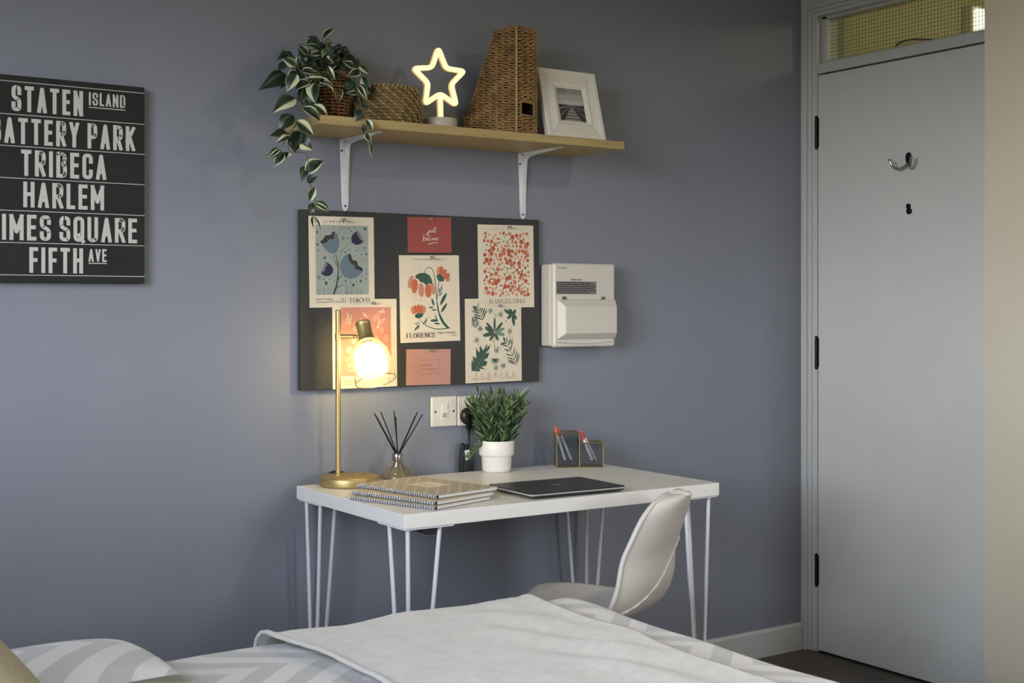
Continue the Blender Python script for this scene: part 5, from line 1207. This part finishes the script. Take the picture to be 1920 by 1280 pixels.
# ------------------------------------------------------------------ bed
bd = thing('bed', 'bed in the foreground under the zigzag duvet', 'bed', (-2.70, -1.50, 0))
BX0, BX1, BY0, BY1 = -3.72, -1.70, -2.22, -0.90
b = MB(); b.box((BX0, BY0, 0.14), (BX1, BY1, 0.27)); build('base', b, mat('grey_bed_fabric', (120, 118, 114), 0.9, bump=0.2), bd, world=True, bevel=0.01)
b = MB(); b.box((BX0, BY0, 0.272), (BX1, BY1, 0.490)); build('mattress', b, mat('white_ticking', (222, 220, 214), 0.9), bd, world=True, bevel=0.04, seg=4)
b = MB(); b.box((BX0-.07, BY0, 0.10), (BX0-.005, BY1, 1.0)); build('headboard', b, mat('grey_bed_fabric', (120, 118, 114), 0.9), bd, world=True, bevel=0.015)
for x in (BX0+.08, BX1-.08):
    for y in (BY0+.08, BY1-.08):
        b = MB(); b.tube([(x, y, 0.14), (x, y, 0)], [0.026, 0.020], 14); build('leg', b, m_black, bd, world=True)
from mathutils import noise
def fold(p, lo, hi, r):
    for edge, sg in ((lo, 1), (hi, -1)):
        q = r-(p-edge)*sg
        if q > 0:
            if q < r*PI/2: a = q/r; return edge+sg*(r-r*math.sin(a)), -(r-r*math.cos(a))
            return edge, -r-(q-r*PI/2)
    return p, 0.0
TOPZ = 0.545
def cloth(x, y, lift=0.0, amp=1.0):
    X, dx = fold(x, -3.72, -1.622-lift*.5, 0.070); Y, dy = fold(y, -2.27, -0.838+lift, 0.060)
    n1 = noise.noise(Vector((x*3.1, y*3.7, 2.0))); n2 = noise.noise(Vector((x*8, y*9, 5.0)))
    flat = 1.0 if dx == 0 and dy == 0 else 0.6
    z = TOPZ+lift+max(dx+dy, -0.37)+amp*flat*(0.010*n1+0.004*n2)
    if dx < 0: X += amp*0.008*n1
    if dy < 0: Y += amp*0.006*n1
    # soft quilting dip away from the throw
    return X, Y, z
m_duvet = chevron('zigzag_cotton', (226, 224, 222), (198, 198, 196), 0.30, 0.115)
b = MB()
U0, U1, V0, V1 = -3.15, -1.632+0.36, -2.27-0.22, -0.838+0.30
b.grid(lambda u, v: cloth(U0+(U1-U0)*u, V0+(V1-V0)*v), 110, 110, uv=lambda u, v: (U0+(U1-U0)*u, V0+(V1-V0)*v))
duvet = build('duvet', b, m_duvet, subsurf=1); tag(duvet, 'white and grey zigzag duvet spread over the bed', 'duvet')
# throw
def fuzz():
    m = mat('cream_fleece', (214, 210, 200), 0.95, vary=0.08, scale=30, bump=0.8, bscale=320)
    p = m.node_tree.nodes['Principled BSDF']; p.inputs['Sheen Weight'].default_value = 0.5; p.inputs['Sheen Roughness'].default_value = 0.6
    return m
def throw_pt(u, v):
    y = -2.10+(-0.838+0.26+2.10)*v
    xl = -2.372+0.012*math.sin(y*9)-0.02*(y+1.2); xr = -1.775+0.075*min(0, (y+0.9))+0.010*math.sin(y*14)
    x = xl+(xr-xl)*u
    X, Y, z = cloth(x, y, 0.013, 1.0)
    w = 0.010*math.exp(-((u-0.80)/0.16)**2)*math.sin((x*1.0+y*0.55)*40+5*noise.noise(Vector((x*2.2, y*2.2, 8))))*(0.55+0.9*noise.noise(Vector((x*4, y*3, 3))))*max(0, min(1, (-y-0.86)/0.15)) + 0.005*math.sin((x*.8-y*.7)*34)*noise.noise(Vector((x*3, y*3, 1)))
    hem = 0.010*math.exp(-(u/0.03)**2)+0.005*math.exp(-((1-u)/0.03)**2)
    z += max(-0.008, w)+hem+0.0012*noise.noise(Vector((x*90, y*90, 0)))
    return X, Y, z
b = MB(); b.grid(throw_pt, 130, 170)
th_ = build('throw_blanket', b, fuzz(), solid=0.007); tag(th_, 'cream fleece throw laid across the bed', 'blanket')
# pillow and cushion
def pillow_mesh(w, d, h, e=3.2, low=1.0):
    b = MB(); N = 30
    def f(u, v, sg):
        a, c = u*2-1, v*2-1
        k = (max(0, 1-abs(a)**e)*max(0, 1-abs(c)**e))**0.5
        pinch = 1-0.06*(1-abs(a)**2)*abs(c)**2
        return (a*w/2*(1-0.05*(1-c*c)*0), c*d/2*pinch, sg*h/2*k)
    b.grid(lambda u, v: f(u, v, 1), N, N, uv=lambda u, v: (u*w, v*d)); b.grid(lambda u, v: f(1-u, v, -low), N, N, uv=lambda u, v: (u*w, v*d))
    return b
pw = thing('pillow', 'zigzag patterned pillow lying at the left end of the bed', 'pillow', (-2.83, -0.985, 0.577), rad(4))
build('pillow_case', pillow_mesh(0.38, 0.25, 0.080, 2.6, 0.25), m_duvet, pw)
cs = thing('cushion', 'beige cushion at the lower left corner of the bed', 'cushion', (-3.034, -1.340, 0.718), 0)
cb = pillow_mesh(0.40, 0.40, 0.11); R_ = Matrix.Rotation(rad(50), 4, 'Y'); cb.v = [R_ @ v for v in cb.v]
build('cushion_cover', cb, mat('beige_linen', (178, 168, 142), 0.95, vary=0.1, scale=120, bump=0.3), cs)
